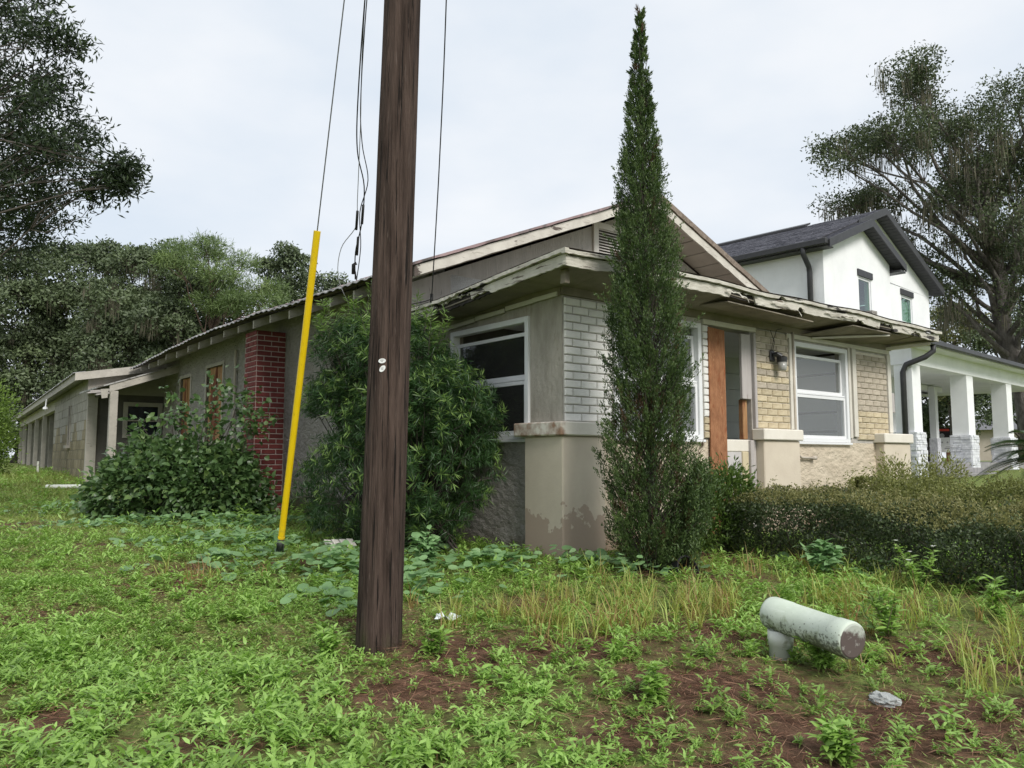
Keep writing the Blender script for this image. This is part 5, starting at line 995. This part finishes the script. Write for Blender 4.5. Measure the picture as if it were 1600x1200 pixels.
# podocarpus in front of the left wall: strap leaves whorled along upright shoots
def podocarpus():
    x, y, _ = HW(-.62, 1.72); r = np.random.default_rng(42); root = empty('podocarpus_bush', (x, y, 0), TH, 'big dark green podocarpus bush with strap leaves against the left wall', 'bush')
    st = MB(); P = []; D = []; T = []; NS = 2500
    lob_ = [(0, .1, 1.2, .72, 1.1, 1.1), (-.1, .95, 1.6, .55, .75, .75), (-.1, -.45, 1.4, .55, .8, .8), (-.2, .35, .62, .66, 1.35, .66), (-.3, .85, 2.15, .34, .42, .5), (-.2, -.05, 2.0, .42, .5, .58), (-.3, -.8, .8, .5, .55, .6)]
    for s in range(NS):
        l = lob_[r.choice(7, p=[.24, .18, .17, .22, .06, .07, .06])]; dd = rnd_dir(1, r)[0]; dd[2] = dd[2] * .9 if l[2] < 1 else abs(dd[2]) * .85 - .3
        p = np.array(l[:3]) + dd * np.array(l[3:]) * (.5 + .5 * r.random() ** .5); p[2] = max(p[2], .12)
        long_ = r.random() < .10 and p[2] > 1.9
        ax = nrm((dd * np.array([1, 1, .6]) + np.array([0, 0, .75 if p[2] > 1.2 else .2]) + r.normal(size=3) * .25)[None])[0]
        if long_: ax = nrm(np.array([[ax[0] * .35, ax[1] * .45, 1.0]]))[0]; p = p + np.array([0, 0, .05])
        Ls = r.uniform(.14, .26) * (2.1 if long_ else 1); nl = int(34 * (1.9 if long_ else 1)); t = r.random(nl) ** .8
        pos = p + ax * (t * Ls)[:, None]; a = rnd_dir(nl, r); a = a - (a @ ax)[:, None] * ax; a = nrm(a); d = a + ax * r.uniform(.1, .7, nl)[:, None]
        P.append(pos); D.append(d); T.append(np.clip(r.normal(.20, .1, nl) + (.6 * (t > .7) * (r.random() < .4) if not long_ else .30 + .45 * t), 0, 1))
        if s % 6 == 0 or long_: st.tube([np.array([r.normal() * .15 - .05, r.normal() * .45 + .2, 0]), p * np.array([.6, .6, .5]), p, p + ax * Ls], [.014, .009, .005, .002], 4, False)
    P = np.concatenate(P); D = np.concatenate(D); T = np.concatenate(T)
    ok = (P[:, 0] < .62 + W0 - .02) & (P[:, 2] > .02); P, D, T = P[ok], D[ok], T[ok]; k = len(P)
    st.build('stems', M['bark_dark'], root, smooth=True)
    leaves('foliage', P, D, rnd_dir(k, r) * .8 + np.array([0, 0, .8]), r.uniform(.07, .115, k), r.uniform(.008, .012, k), T, PODO, root, 'diamond', fold=.2)
podocarpus()
# columnar cypress by the front corner
def cypress():
    r = np.random.default_rng(43); bx, by = 1.20, 6.88; root = empty('cypress_tree', (bx, by, float(gz(bx, by))), 0, 'tall narrow dark green cypress standing before the front corner', 'tree')
    H = 5.07; prof_z = [0, .12, .35, .7, 1.1, 1.6, 2.1, 2.6, 3.1, 3.5, 3.9, 4.3, 4.7, 4.93, H]; prof_r = [.12, .30, .335, .33, .31, .29, .26, .222, .178, .148, .108, .075, .042, .016, .002]
    tk = MB(); tk.tube([(0, 0, -.2), (.01, 0, 1.5), (-.01, .01, 3.2), (-.03, 0, H - .1)], [.055, .04, .022, .004], 8); tk.build('trunk', M['bark_dark'], root, smooth=True)
    cx = lambda z: np.interp(z, [0, .8, 2, 3.2, 4, H], [.02, .0, .0, -.03, -.05, -.02]); NS = 3700
    z = np.concatenate([r.random(NS) * (H - .05)]); w = np.interp(z, prof_z, prof_r); th_ = r.random(NS) * 2 * np.pi; keep = (r.random(NS) < (w / .34) ** .8 + .12) & ((vnoise(th_ * 1.4, z * .7, .28, 12) > .24) | (r.random(NS) < .35)); z = z[keep]; w = w[keep]; n = len(z); th = th_[keep]
    lump = 1 + .34 * (vnoise(th * 1.1, z * .55, .30, 3) - .5) * 2 + .16 * (vnoise(th * 2.2, z, .22, 5) - .5) * 2; rr = w * lump * (.40 + .60 * r.random(n) ** .40); rr = np.where(r.random(n) < .035, rr * 1.25, rr)
    p = np.stack([cx(z) + rr * np.cos(th), rr * np.sin(th), z], 1); ax = nrm(np.stack([np.cos(th) * .38, np.sin(th) * .38, np.ones(n)], 1) + r.normal(size=(n, 3)) * .2)
    br = MB()
    for i in range(0, n, 5): br.tube([(cx(z[i]) , 0, max(z[i] - .35, .05)), tuple(p[i] * np.array([.6, .6, 1]) - np.array([0, 0, .12])), tuple(p[i] + ax[i] * .1)], [.008, .006, .002], 4, False)
    br.build('branches', M['bark_dark'], root, smooth=True)
    nl = 52; idx = np.repeat(np.arange(n), nl); k = len(idx); t = r.random(k) ** .9; Ls = (r.uniform(.12, .27, n) * np.clip(w / .2, .35, 1))[idx]
    pos = p[idx] + ax[idx] * (t * Ls)[:, None] + r.normal(size=(k, 3)) * (.030 * (1.08 - t) * np.clip(w / .14, .25, 1)[idx])[:, None]; d = ax[idx] * 1.0 + rnd_dir(k, r) * .6
    ct = (.12 + .5 * vnoise(th * 1.1, z * .6, .25, 6) + r.normal(size=n) * .10)[idx]; tint = np.clip(ct + r.normal(size=k) * .13 + .22 * (t > .65), 0, 1)
    brown = (r.random(n) < np.where(z < 1.5, .16, .03))[idx]; a = ~brown
    leaves('foliage', pos[a], d[a], rnd_dir(a.sum(), r), r.uniform(.016, .036, a.sum()), r.uniform(.006, .011, a.sum()), tint[a], CYPL, root)
    leaves('dry_foliage', pos[brown] * np.array([.8, .8, 1]), d[brown], rnd_dir(brown.sum(), r), r.uniform(.03, .07, brown.sum()), .006, r.random(brown.sum()), CYPB, root)
    # side spray that leans out low on the right
    q = empty('side_branch', parent=root); n2 = 520; s = r.random(n2); c = np.stack([.16 + .24 * s ** .7, -.06 + r.normal(size=n2) * .10, .05 + .75 * s], 1) + r.normal(size=(n2, 3)) * np.array([.07, .08, .06])
    idx = np.repeat(np.arange(n2), 20); k = len(idx); ax2 = nrm(np.array([.25, 0, 1.]) + r.normal(size=(n2, 3)) * .25); t = r.random(k)
    leaves('foliage', c[idx] + ax2[idx] * (t * .14)[:, None] + r.normal(size=(k, 3)) * .02, ax2[idx] * .8 + rnd_dir(k, r) * .7, rnd_dir(k, r), r.uniform(.022, .05, k), r.uniform(.008, .014, k), np.clip(r.normal(.45, .2, k), 0, 1), CYPL, q)
    b = MB(); b.tube([(.03, 0, .1), (.2, -.05, .3), (.36, -.06, .8)], [.014, .01, .004], 6); b.build('branch', M['bark_dark'], q, smooth=True)
cypress()
# rambling shrub before the boarded windows
def sprigs(r, st):
    P = []; D = []
    for (x, y, h, lx, ly) in ((.35, .1, 2.25, .15, 0), (.5, 0, 1.95, .55, .1), (.75, -.1, 1.75, .5, 0), (.05, .1, 2.0, -.35, .1), (.9, -.1, 1.6, .3, 0), (-.1, 0, 1.7, -.15, 0), (.6, .1, 2.1, .3, .1), (-.4, 0, 1.55, -.3, 0), (.25, -.1, 1.8, .25, 0)):
        a = np.array([x * .4, y, .1]); pts = [a, np.array([x, y, h * .55]), np.array([x + lx * .5, y + ly, h * .85]), np.array([x + lx, y + ly, h])]; st.tube(pts, [.013, .009, .006, .003], 5, False)
        for i in range(70):
            t = r.uniform(.35, 1) * 3; j = int(min(t, 2)); p = pts[j] + (pts[j + 1] - pts[j]) * (t - j); g = r.normal(size=3) * np.array([.11, .11, .07]); P.append(p + g); D.append(nrm(g[None])[0] + np.array([0, 0, -.1]))
    return np.array(P), np.array(D)
bush('rambling_shrub', 'loose dark leafy rambling shrub before the boarded windows and brick chimney', (-5.05, 12.1, .0), [(-.1, 0, .5, .9, .7, .52), (.65, -.1, .45, .7, .6, .52), (-.85, .1, .38, .6, .6, .42), (.2, .1, .85, .6, .5, .35), (-.45, .1, .85, .6, .5, .35), (1.05, -.2, .28, .35, .45, .32), (.7, 0, .85, .3, .4, .2)], 9500, .115, .075, VINE, 44, cat='shrub', shape='lance', stems=40, up=-.05, clump=.15, jit=.45, clip=outside_house, extra=sprigs, shell=.55)
# shrub by the doorway
bush('door_shrub', 'small bright green leafy shrub between the cypress and the hedge', (2.12, 8.0, 0), [(0, 0, .42, .30, .3, .40), (.08, 0, .72, .2, .2, .16), (-.12, -.05, .3, .26, .25, .28), (.22, .02, .5, .14, .15, .25)], 5200, .06, .02, SHRUB, 45, cat='shrub', stems=26, stem_r=.007, up=.35, clump=.08, shell=.4, clip=outside_house)
# hedges: clipped runs of tiny leaves, pale new growth standing on top
def hedge(name, label, line, half, h, n, lm, topm, seed, wob=.07, LL=.030, top_n=.35, rag=.05):
    r = np.random.default_rng(seed); line = np.array(line, float); seg = np.diff(line, axis=0); sl = np.linalg.norm(seg, axis=1); cum = np.concatenate([[0], np.cumsum(sl)]); tot = cum[-1]
    root = empty(name, (line[0][0], line[0][1], 0), 0, label, 'hedge'); org = np.array([line[0][0], line[0][1], 0])
    def place(s, a, hz):
        x = np.interp(s, cum, line[:, 0]); y = np.interp(s, cum, line[:, 1]); x2 = np.interp(s + .05, cum, line[:, 0]); y2 = np.interp(s + .05, cum, line[:, 1]); x1 = np.interp(s - .05, cum, line[:, 0]); y1 = np.interp(s - .05, cum, line[:, 1])
        t = nrm(np.stack([x2 - x1, y2 - y1], 1)); px = x - t[:, 1] * a; py = y + t[:, 0] * a; return np.stack([px, py, gz(px, py) + hz], 1)
    hh = lambda s: np.interp(s, [0, tot], h)
    s = r.random(n) * (tot + .3) - .15; a = (r.random(n) * 2 - 1) * half; z = r.random(n) ** .75; # volume, denser up
    skin = r.random(n); side = np.where(r.random(n) < .5, -1, 1)
    a = np.where(skin < .42, side * half * (1 - .22 * r.random(n) ** 2), a); z = np.where(skin > .68, 1 - .22 * r.random(n) ** 2, z)
    bul = 1 + .30 * (vnoise(s, z * .8 + side * 5, .38, seed) - .5) * 2; top = 1 + .15 * (vnoise(s, a, .3, seed + 1) - .5) * 2
    endf = np.clip(np.minimum(s + .15, tot + .15 - s) / .3, .25, 1) ** .5; rnd_ = np.sqrt(np.clip(1 - np.clip((z - .72) / .36, 0, 1) ** 2, .05, 1))
    P = place(np.clip(s, -.1, tot + .1), a * bul * endf * rnd_ * np.interp(z, [0, .3, 1], [.72, .95, 1]), z * hh(s) * top) - org; P[:, 2] = np.maximum(P[:, 2], .02)
    D = rnd_dir(n, r) + np.array([0, 0, .4]); isT = (z > .86) & (r.random(n) < .8)
    tint = np.clip(r.normal(.36, .17, n) + .25 * (vnoise(s, z, .25, 9) - .5), 0, 1)
    f = MB()
    for i in range(int(tot * 34)):
        b = place(np.array([r.random() * tot]), np.array([r.uniform(-.5, .5) * half]), np.array([-.02]))[0] - org; e = place(np.array([np.clip(r.random() * .4 - .2 + 0, -9, 9)]), np.array([0.]), np.array([0.]))[0] * 0 + b + np.array([r.normal() * .25, r.normal() * .25, r.uniform(.6, .95) * float(np.mean(h))])
        f.tube(bent(b, e, 3, .08, r), [.009, .006, .004, .002], 4, False)
    f.build('stems', M['bark_dark'], root)
    a_ = ~isT; k = a_.sum(); leaves('foliage', P[a_], D[a_], rnd_dir(k, r) + np.array([0, 0, .5]), LL * r.uniform(.7, 1.3, k), LL * .6 * r.uniform(.7, 1.3, k), tint[a_], lm, root)
    # new growth: thin upright sprigs
    ns_ = int(tot * half * 2 * 260 * top_n); s2 = r.random(ns_) * tot; a2 = (r.random(ns_) * 2 - 1) * half * .95; t2 = 1 + .15 * (vnoise(s2, a2, .3, seed + 1) - .5) * 2
    b = place(s2, a2, hh(s2) * t2 * .93 - .03 * (np.abs(a2) / half) ** 4) - org; nl = 16; idx = np.repeat(np.arange(ns_), nl); k = len(idx); ax = nrm(np.array([0, 0, 1.]) + r.normal(size=(ns_, 3)) * .33); t = r.random(k); L2 = r.uniform(.05, .05 + rag * 2, ns_)[idx]
    P2 = b[idx] + ax[idx] * (t * L2)[:, None] + r.normal(size=(k, 3)) * .008
    P2 = np.concatenate([P2, P[isT]]); k = len(P2); leaves('new_growth', P2, rnd_dir(k, r) + np.array([0, 0, .6]), rnd_dir(k, r) + np.array([0, 0, .5]), LL * r.uniform(.6, 1.0, k), LL * .5 * r.uniform(.6, 1.1, k), np.clip(r.normal(.5, .22, k), 0, 1), topm, root)
    return root
hedge('clipped_hedge', 'dark small leaved hedge with tan new growth running toward the right foreground', [(2.55, 8.25), (3.0, 7.4), (3.55, 6.55), (4.3, 5.65), (5.2, 4.9), (6.4, 4.4)], .60, (.60, .56), 84000, HEDGE, HEDGT, 51)
hedge('clipped_hedge', 'yellow green overgrown hedge behind the dark one, along the bungalow front', [(3.9, 8.95), (4.9, 8.9), (6.0, 8.5), (7.4, 7.6), (9.0, 6.6)], .60, (.64, .58), 46000, HEDG2, HEDG2, 52, LL=.036, rag=.10)
bush('wispy_shrub', 'wispy yellow green shrub in front of the right brick pedestal', (5.15, 10.1, 0), [(0, 0, .55, .45, .35, .35), (.35, 0, .75, .25, .25, .2), (-.3, 0, .7, .2, .2, .25)], 3600, .055, .018, HEDG2, 53, cat='shrub', stems=24, stem_r=.006, up=.4, clump=.09, shell=.4, tb=.6, clip=outside_house)
# sago palm at the right edge
def sago():
    r = np.random.default_rng(46); root = empty('sago_palm', (7.0, 10.1, .42), 0, 'dark sago palm spreading stiff fronds in at the right edge', 'palm')
    m = MB(); m.lathe([(.14, -.1), (.16, .2), (.13, .45), (.05, .55)], 12); m.build('trunk', M['bark'], root)
    for i in range(34):
        az = i * 2.4 + r.normal() * .1; el = r.uniform(.0, .9); Lf = r.uniform(.8, 1.05); t = np.linspace(0, 1, 46); rad = Lf * t * math.cos(el) ; z = .5 + Lf * (math.sin(el) * t - .42 * t ** 2.2)
        pts = np.stack([np.cos(az) * rad, np.sin(az) * rad, z], 1); f = MB(); f.tube(pts[::9], [.010, .009, .007, .005, .003, .002][:len(pts[::9])], 4, False); fr = f.build('frond', M['stem'], root)
        tang = nrm(np.gradient(pts, axis=0)); sd = nrm(np.cross(tang, np.array([0, 0, 1.]))); up = np.cross(sd, tang); P = np.concatenate([pts[5:], pts[5:]]); k = len(pts) - 5
        D = np.concatenate([sd[5:] + tang[5:] * .55 + up[5:] * .25, -sd[5:] + tang[5:] * .55 + up[5:] * .25]); Ln = np.concatenate([.17 * np.sin(np.linspace(.35, 2.9, k))] * 2)
        leaves('leaflets', P, D, np.concatenate([up[5:]] * 2), Ln, .017, r.random(2 * k), SAGO, fr)
sago()

# ------------------------------------------------------------------ ground cover
def scatter(n, y0, y1, pw=1.0, margin=1.4, fn=None, r=rng):
    y = y0 + (y1 - y0) * r.random(n) ** pw; x = (r.random(n) * 2 - 1) * (y * .70 + margin); return x, y
def hl(x, y):
    a = x - O.x; b = y - O.y; return a * math.cos(TH) + b * math.sin(TH), -a * math.sin(TH) + b * math.cos(TH)
def free(x, y):
    u, v = hl(x, y); ok = ~((u > -.02) & (v > -.02)); ok &= np.hypot(x - PB.x, y - PB.y) > .13
    ok &= ~((u > CU) & (v > CV0) & (v < CV1))
    bx, by = x - BO[0], y - BO[1]; s = bx * math.cos(BT) + by * math.sin(BT); ok &= ~((s > -.05) & (-bx * math.sin(BT) + by * math.cos(BT) > -2))
    nx, ny = x - 8.46, y - 21; a = nx * math.cos(R(43)) + ny * math.sin(R(43)); b = -nx * math.sin(R(43)) + ny * math.cos(R(43)); ok &= ~((a > -.1) & (a < 14) & (b > -2.8) & (b < 14))
    return ok
GRASS = np.array([(.15, 5.3, .55, .30), (.65, 5.55, .5, .3), (1.1, 5.55, .5, .3), (1.4, 5.3, .3, .25), (.45, 4.95, .45, .22), (2.2, 6.9, .9, .35), (2.75, 6.2, .45, .3), (2.35, 5.5, .5, .45), (2.7, 4.5, .45, .5), (2.9, 5.0, .5, .3), (-2.3, 6.3, .35, .25), (2.5, 3.9, .3, .3)])
BROAD = np.array([(-.3, 6.85, .8, .28), (.65, 6.75, .6, .25), (-2.2, 7.3, .6, .4), (-1.6, 6.9, .7, .35), (-.55, 6.7, .45, .3), (-.6, 5.9, .25, .25), (.1, 7.2, .75, .28), (.75, 7.0, .45, .28), (-.95, 6.1, .4, .3), (-2.9, 8.6, .8, .5), (-1.3, 7.9, .7, .3), (-4.4, 11.0, 1.6, .5), (.95, 6.55, .3, .15), (-6.6, 13.5, 1.2, .6), (2.4, 7.3, .12, .1), (2.95, 6.5, .15, .12), (-1.25, 5.6, .25, .2)])
def patch(A, x, y):
    f = np.zeros_like(x)
    for cx, cy, rx, ry in A: f = np.maximum(f, np.exp(-(((x - cx) / rx) ** 2 + ((y - cy) / ry) ** 2)))
    return f
def weeds():
    r = np.random.default_rng(61); Ps = [[] for _ in range(6)]
    # plant templates: opposite lance leaves up a few short stems
    T = []
    for k in range(12):
        p = []; d = []; nn = []; ll = []; ts = (1, .62, 1.25, .8)[k % 4]; nj_ = (4, 5, 3, 4)[k % 4]; hs = (1, .7, 1.35, .5)[k % 4]
        for s in range(r.integers(3, 6)):
            az = r.random() * 6.28; tilt = r.uniform(.15, .75); ax = np.array([math.sin(tilt) * math.cos(az), math.sin(tilt) * math.sin(az), math.cos(tilt)]); Ls = r.uniform(.05, .12) * hs
            for j in range(nj_):
                b = ax * Ls * (j + 1) / nj_; ph = r.random() * 3.14 + j * 1.57
                for q in (0, math.pi):
                    dd = np.array([math.cos(ph + q + r.normal() * .3), math.sin(ph + q + r.normal() * .3), r.uniform(-.3, .9)]); p.append(b); d.append(dd); nn.append(np.array([-dd[0] * .4, -dd[1] * .4, 1.])); ll.append((.032 + .026 * (j < 3)) * r.uniform(.6, 1.25) * ts)
        T.append((np.array(p), np.array(d), np.array(nn), np.array(ll)))
    def plants(n, y0, y1, pw, dens, smin, smax, name, tmax=None, shape='lance', label=''):
        x, y = scatter(n, y0, y1, pw, r=r); ok = free(x, y); b = bare(x, y); c = vnoise(x, y, .35, 71) * .6 + vnoise(x, y, .12, 72) * .4
        pr = np.clip(dens(x, y, c) * (1 - 1.05 * b ** .7), 0.0, 1); pr = np.maximum(pr, .16 * (b > .3)); ok &= r.random(n) < pr; x, y = x[ok], y[ok]; n = len(x); which = r.integers(0, len(T), n); a = r.random(n) * 6.28; s = r.uniform(smin, smax, n) * (.75 + .6 * vnoise(x, y, .5, 73)); z = gz(x, y); pt = np.clip(.30 + .42 * vnoise(x, y, .7, 74) + r.normal(size=n) * .12, 0, 1)
        A = [[], [], [], [], []]
        for k in range(len(T)):
            i = np.where(which == k)[0]; p, d, nn, ll = T[k]; 
            if tmax: p, d, nn, ll = p[:tmax], d[:tmax], nn[:tmax], ll[:tmax]
            m_ = len(p); ca, sa = np.cos(a[i])[:, None], np.sin(a[i])[:, None]
            rot = lambda w: np.stack([ca * w[None, :, 0] - sa * w[None, :, 1], sa * w[None, :, 0] + ca * w[None, :, 1], np.repeat(w[None, :, 2], len(i), 0)], 2)
            P_ = rot(p) * s[i][:, None, None] + np.stack([x[i], y[i], z[i]], 1)[:, None, :]; A[0].append(P_.reshape(-1, 3)); A[1].append(rot(d).reshape(-1, 3)); A[2].append(rot(nn).reshape(-1, 3)); A[3].append((ll[None] * s[i][:, None]).ravel()); A[4].append(np.clip(np.repeat(pt[i], m_) + r.normal(size=m_ * len(i)) * .13, 0, 1))
        P_, D_, N_, L_, T_ = [np.concatenate(q) for q in A]; k = len(P_); N_ = N_ + r.normal(size=(k, 3)) * .25
        o = leaves(name, P_, D_, N_, L_, L_ * r.uniform(.24, .36, k), T_, W1, None, shape, fold=.35); tag(o, label, 'weeds'); return o
    left = lambda x, y: np.clip(.62 - .16 * (x + .3) / 1.0 + .12 * (4.6 - y), .30, 1)
    plants(7600, 2.5, 4.4, .85, lambda x, y, c: left(x, y) * np.clip(c * 2.3 - .35, 0, 1), .42, .80, 'weeds', label='bright green leafy weeds in the nearest foreground')
    plants(13000, 4.2, 6.4, .8, lambda x, y, c: left(x, y) * np.clip(c * 2.3 - .35, 0, 1), .40, .75, 'weeds', None, 'diamond', 'small leaved weeds around the pole and pale pipe')
    plants(13000, 6.0, 9.5, .8, lambda x, y, c: .72 * np.clip(c * 2.4 - .45, 0, 1), .55, .95, 'weeds', 20, 'diamond', 'low weeds before the hedge and the bungalow')
    plants(9000, 9, 24, .75, lambda x, y, c: .8 * np.clip(c * 2.0 - .35, 0, 1), 1.0, 1.9, 'weeds', 12, 'diamond', 'yellow green weeds on the far left lawn by the outbuilding')
    # broad round leaved weeds
    x, y = scatter(52000, 4.5, 16, .8, r=r); f = patch(BROAD, x, y); ok = free(x, y) & (r.random(len(x)) < f * 1.1 * np.clip(vnoise(x, y, .3, 80) * 2.2 - .3, 0, 1)) ; x, y, f = x[ok], y[ok], f[ok]; n = len(x); h = r.uniform(.03, .13, n) * (.5 + f); az = r.random(n) * 6.28; D = np.stack([np.cos(az), np.sin(az), r.uniform(-.35, .2, n)], 1)
    o = leaves('broad_weeds', np.stack([x, y, gz(x, y) + h], 1), D, np.array([0, -.15, 1.]) + r.normal(size=(n, 3)) * .28, *(lambda s: (s, s * .95))(r.uniform(.05, .115, n)), np.clip(r.normal(.45, .2, n), 0, 1), W2, None, 'round', fold=.25); tag(o, 'bluish green round leaved weeds along the foot of the bungalow', 'weeds')
    # short turf: fine blades everywhere
    x, y = scatter(150000, 2.5, 22, .72, r=r); b = bare(x, y); c = vnoise(x, y, .3, 81); ok = free(x, y) & (r.random(len(x)) < np.clip((1.2 - b * 1.15) * (c * 1.3 + .2), .10, 1)); x, y = x[ok], y[ok]; n = len(x); D = np.stack([r.normal(size=n) * .8, r.normal(size=n) * .8, r.uniform(.2, 1, n)], 1); sc_ = np.clip(y / 7, .7, 2.2)
    o = leaves('turf', np.stack([x, y, gz(x, y) - .004], 1), D, rnd_dir(n, r), r.uniform(.03, .08, n) * sc_, r.uniform(.006, .013, n) * sc_, np.clip(.2 + .5 * vnoise(x, y, 1.1, 82) + r.normal(size=n) * .18, 0, 1), G2, None, 'diamond'); tag(o, 'short patchy yard grass and clover', 'grass')
    # mat of tiny clover like leaflets on the left
    x = r.uniform(-5.5, .2, 90000); y = r.uniform(3.0, 9.5, 90000); f = np.exp(-(((x + 2.3) / 1.5) ** 2 + ((y - 4.9) / 1.3) ** 2)) + .5 * np.exp(-(((x + 3.6) / 1.4) ** 2 + ((y - 7.6) / 1.6) ** 2)); ok = free(x, y) & (r.random(len(x)) < f * (1 - bare(x, y)) * np.clip(vnoise(x, y, .25, 91) * 2.2 - .2, 0, 1)); x, y = x[ok], y[ok]; n = len(x); az = r.random(n) * 6.28; D = np.stack([np.cos(az), np.sin(az), r.uniform(-.2, .5, n)], 1); L_ = r.uniform(.014, .028, n)
    o = leaves('clover_mat', np.stack([x, y, gz(x, y) + r.uniform(.005, .04, n)], 1), D, np.array([0, 0, 1.]) + r.normal(size=(n, 3)) * .35, L_, L_ * r.uniform(.45, .75, n), np.clip(.25 + .5 * vnoise(x, y, .5, 92) + r.normal(size=n) * .15, 0, 1), G2, None, 'diamond'); tag(o, 'fine mat of tiny leaflets on the left of the yard', 'clover')
    # rank yellowing grass tufts
    x, y = scatter(9000, 3.2, 8.6, .9, r=r); f = np.maximum(1.15 * patch(GRASS[:5], x, y), .38 * patch(GRASS[5:], x, y)); ok = free(x, y) & (r.random(len(x)) < f * .85 * np.clip((vnoise(x, y, .16, 83) - .28) * 5, 0, 1)); x, y = x[ok], y[ok]; nb = 12; n = len(x) * nb; X = np.repeat(x, nb) + r.normal(size=n) * .025; Y = np.repeat(y, nb) + r.normal(size=n) * .025; az = r.random(n) * 6.28; lean = r.uniform(.05, .75, n)
    D = np.stack([np.cos(az) * lean, np.sin(az) * lean, np.ones(n)], 1); N_ = np.stack([-np.cos(az), -np.sin(az), lean], 1)
    o = leaves('rank_grass', np.stack([X, Y, gz(X, Y) - .01], 1), D, N_ + r.normal(size=(n, 3)) * .1, r.uniform(.10, .29, n), r.uniform(.005, .010, n), np.clip(np.repeat(r.normal(.5, .25, len(x)), nb) + r.normal(size=n) * .2, 0, 1), G1, None, 'blade', fold=3.2); tag(o, 'tall yellowing rank grass tufts before the cypress and hedge', 'grass')
    # fallen pine straw and dead stalks on the bare soil
    x, y = scatter(110000, 2.7, 8, .8, r=r); b = bare(x, y); ok = free(x, y) & (r.random(len(x)) < np.clip(b * 1.1 + .22, 0, 1)); x, y = x[ok], y[ok]; n = len(x); az = r.random(n) * 6.28; D = np.stack([np.cos(az), np.sin(az), r.normal(size=n) * .14], 1)
    o = leaves('pine_straw', np.stack([x, y, gz(x, y) + r.uniform(.002, .035, n)], 1), D, np.array([0, 0, 1.]) + r.normal(size=(n, 3)) * .4, r.uniform(.04, .14, n), r.uniform(.002, .004, n), r.random(n), STRAW, None, 'diamond'); tag(o, 'red brown pine straw and dead stalks on the bare soil', 'pine straw')
weeds()
def leafy_plant(label, x, y, h, n, seed, LL=.07, LW=.022, lm=W1, flowers=0):
    r = np.random.default_rng(seed); root = empty('weed_plant', (x, y, float(gz(x, y))), 0, label, 'weed', 'leafy weed plants in the foreground'); st = MB(); P = []; D = []; tips = []
    for s in range(n):
        az = r.random() * 6.28; e = np.array([math.cos(az) * r.uniform(.02, .6) * h, math.sin(az) * r.uniform(.02, .6) * h, h * r.uniform(.6, 1.05)]); pts = bent((0, 0, -.01), e, 3, .08, r); st.tube(pts, [.004, .003, .0025, .0015], 4, False); tips.append(e)
        for j in range(26):
            t = r.uniform(.2, 1) * 3; k = int(min(t, 2)); p = pts[k] + (pts[k + 1] - pts[k]) * (t - k); a = r.random() * 6.28; P.append(p); D.append((math.cos(a), math.sin(a), r.uniform(-.1, .7)))
    st.build('stems', M['stem'], root); P = np.array(P); D = np.array(D); k = len(P)
    leaves('leaves', P, D, np.array([0, 0, 1.]) + r.normal(size=(k, 3)) * .3, LL * r.uniform(.6, 1.2, k), LW * r.uniform(.7, 1.2, k), np.clip(r.normal(.5, .18, k), 0, 1), lm, root, 'lance')
    if flowers:
        i = r.integers(0, len(tips), flowers); P = np.array(tips)[i] + np.array([0, 0, .02]); P = np.repeat(P, 6, 0); a = r.random(len(P)) * 6.28; leaves('flowers', P, np.stack([np.cos(a), np.sin(a), np.full(len(P), .3)], 1), np.tile([0, 0, 1.], (len(P), 1)), .022, .014, r.random(len(P)), FLOW, root, 'diamond')
    return root
leafy_plant('leafy weed clump alone on the straw in the middle foreground', .66, 3.72, .17, 9, 71)
leafy_plant('leafy weed growing under the pale pipe', 1.62, 4.2, .16, 11, 72)
leafy_plant('tall leafy weed right of the pale pipe cap', 2.2, 4.7, .30, 10, 73)
leafy_plant('leafy weed with small white flowers at the foot of the hedge', 3.0, 5.95, .36, 9, 74, flowers=7)
leafy_plant('leafy weed at the bottom right corner of the yard', 1.25, 3.12, .15, 12, 75)
leafy_plant('leafy weed touching the right of the pole foot', -.42, 4.42, .17, 7, 76)
leafy_plant('leafy weed at the left of the pole foot', -1.0, 4.35, .18, 10, 77)
leafy_plant('leafy weed on the right edge below the hedge', 3.15, 5.2, .25, 10, 78)
leafy_plant('tall broad leaved weed beside the wall at the bush foot', -.75, 7.1, .34, 7, 79, LL=.10, LW=.06, lm=W2)
leafy_plant('broad leaved weed against the hedge behind the pale pipe', 2.55, 6.55, .26, 9, 80, LL=.11, LW=.06, lm=W2)
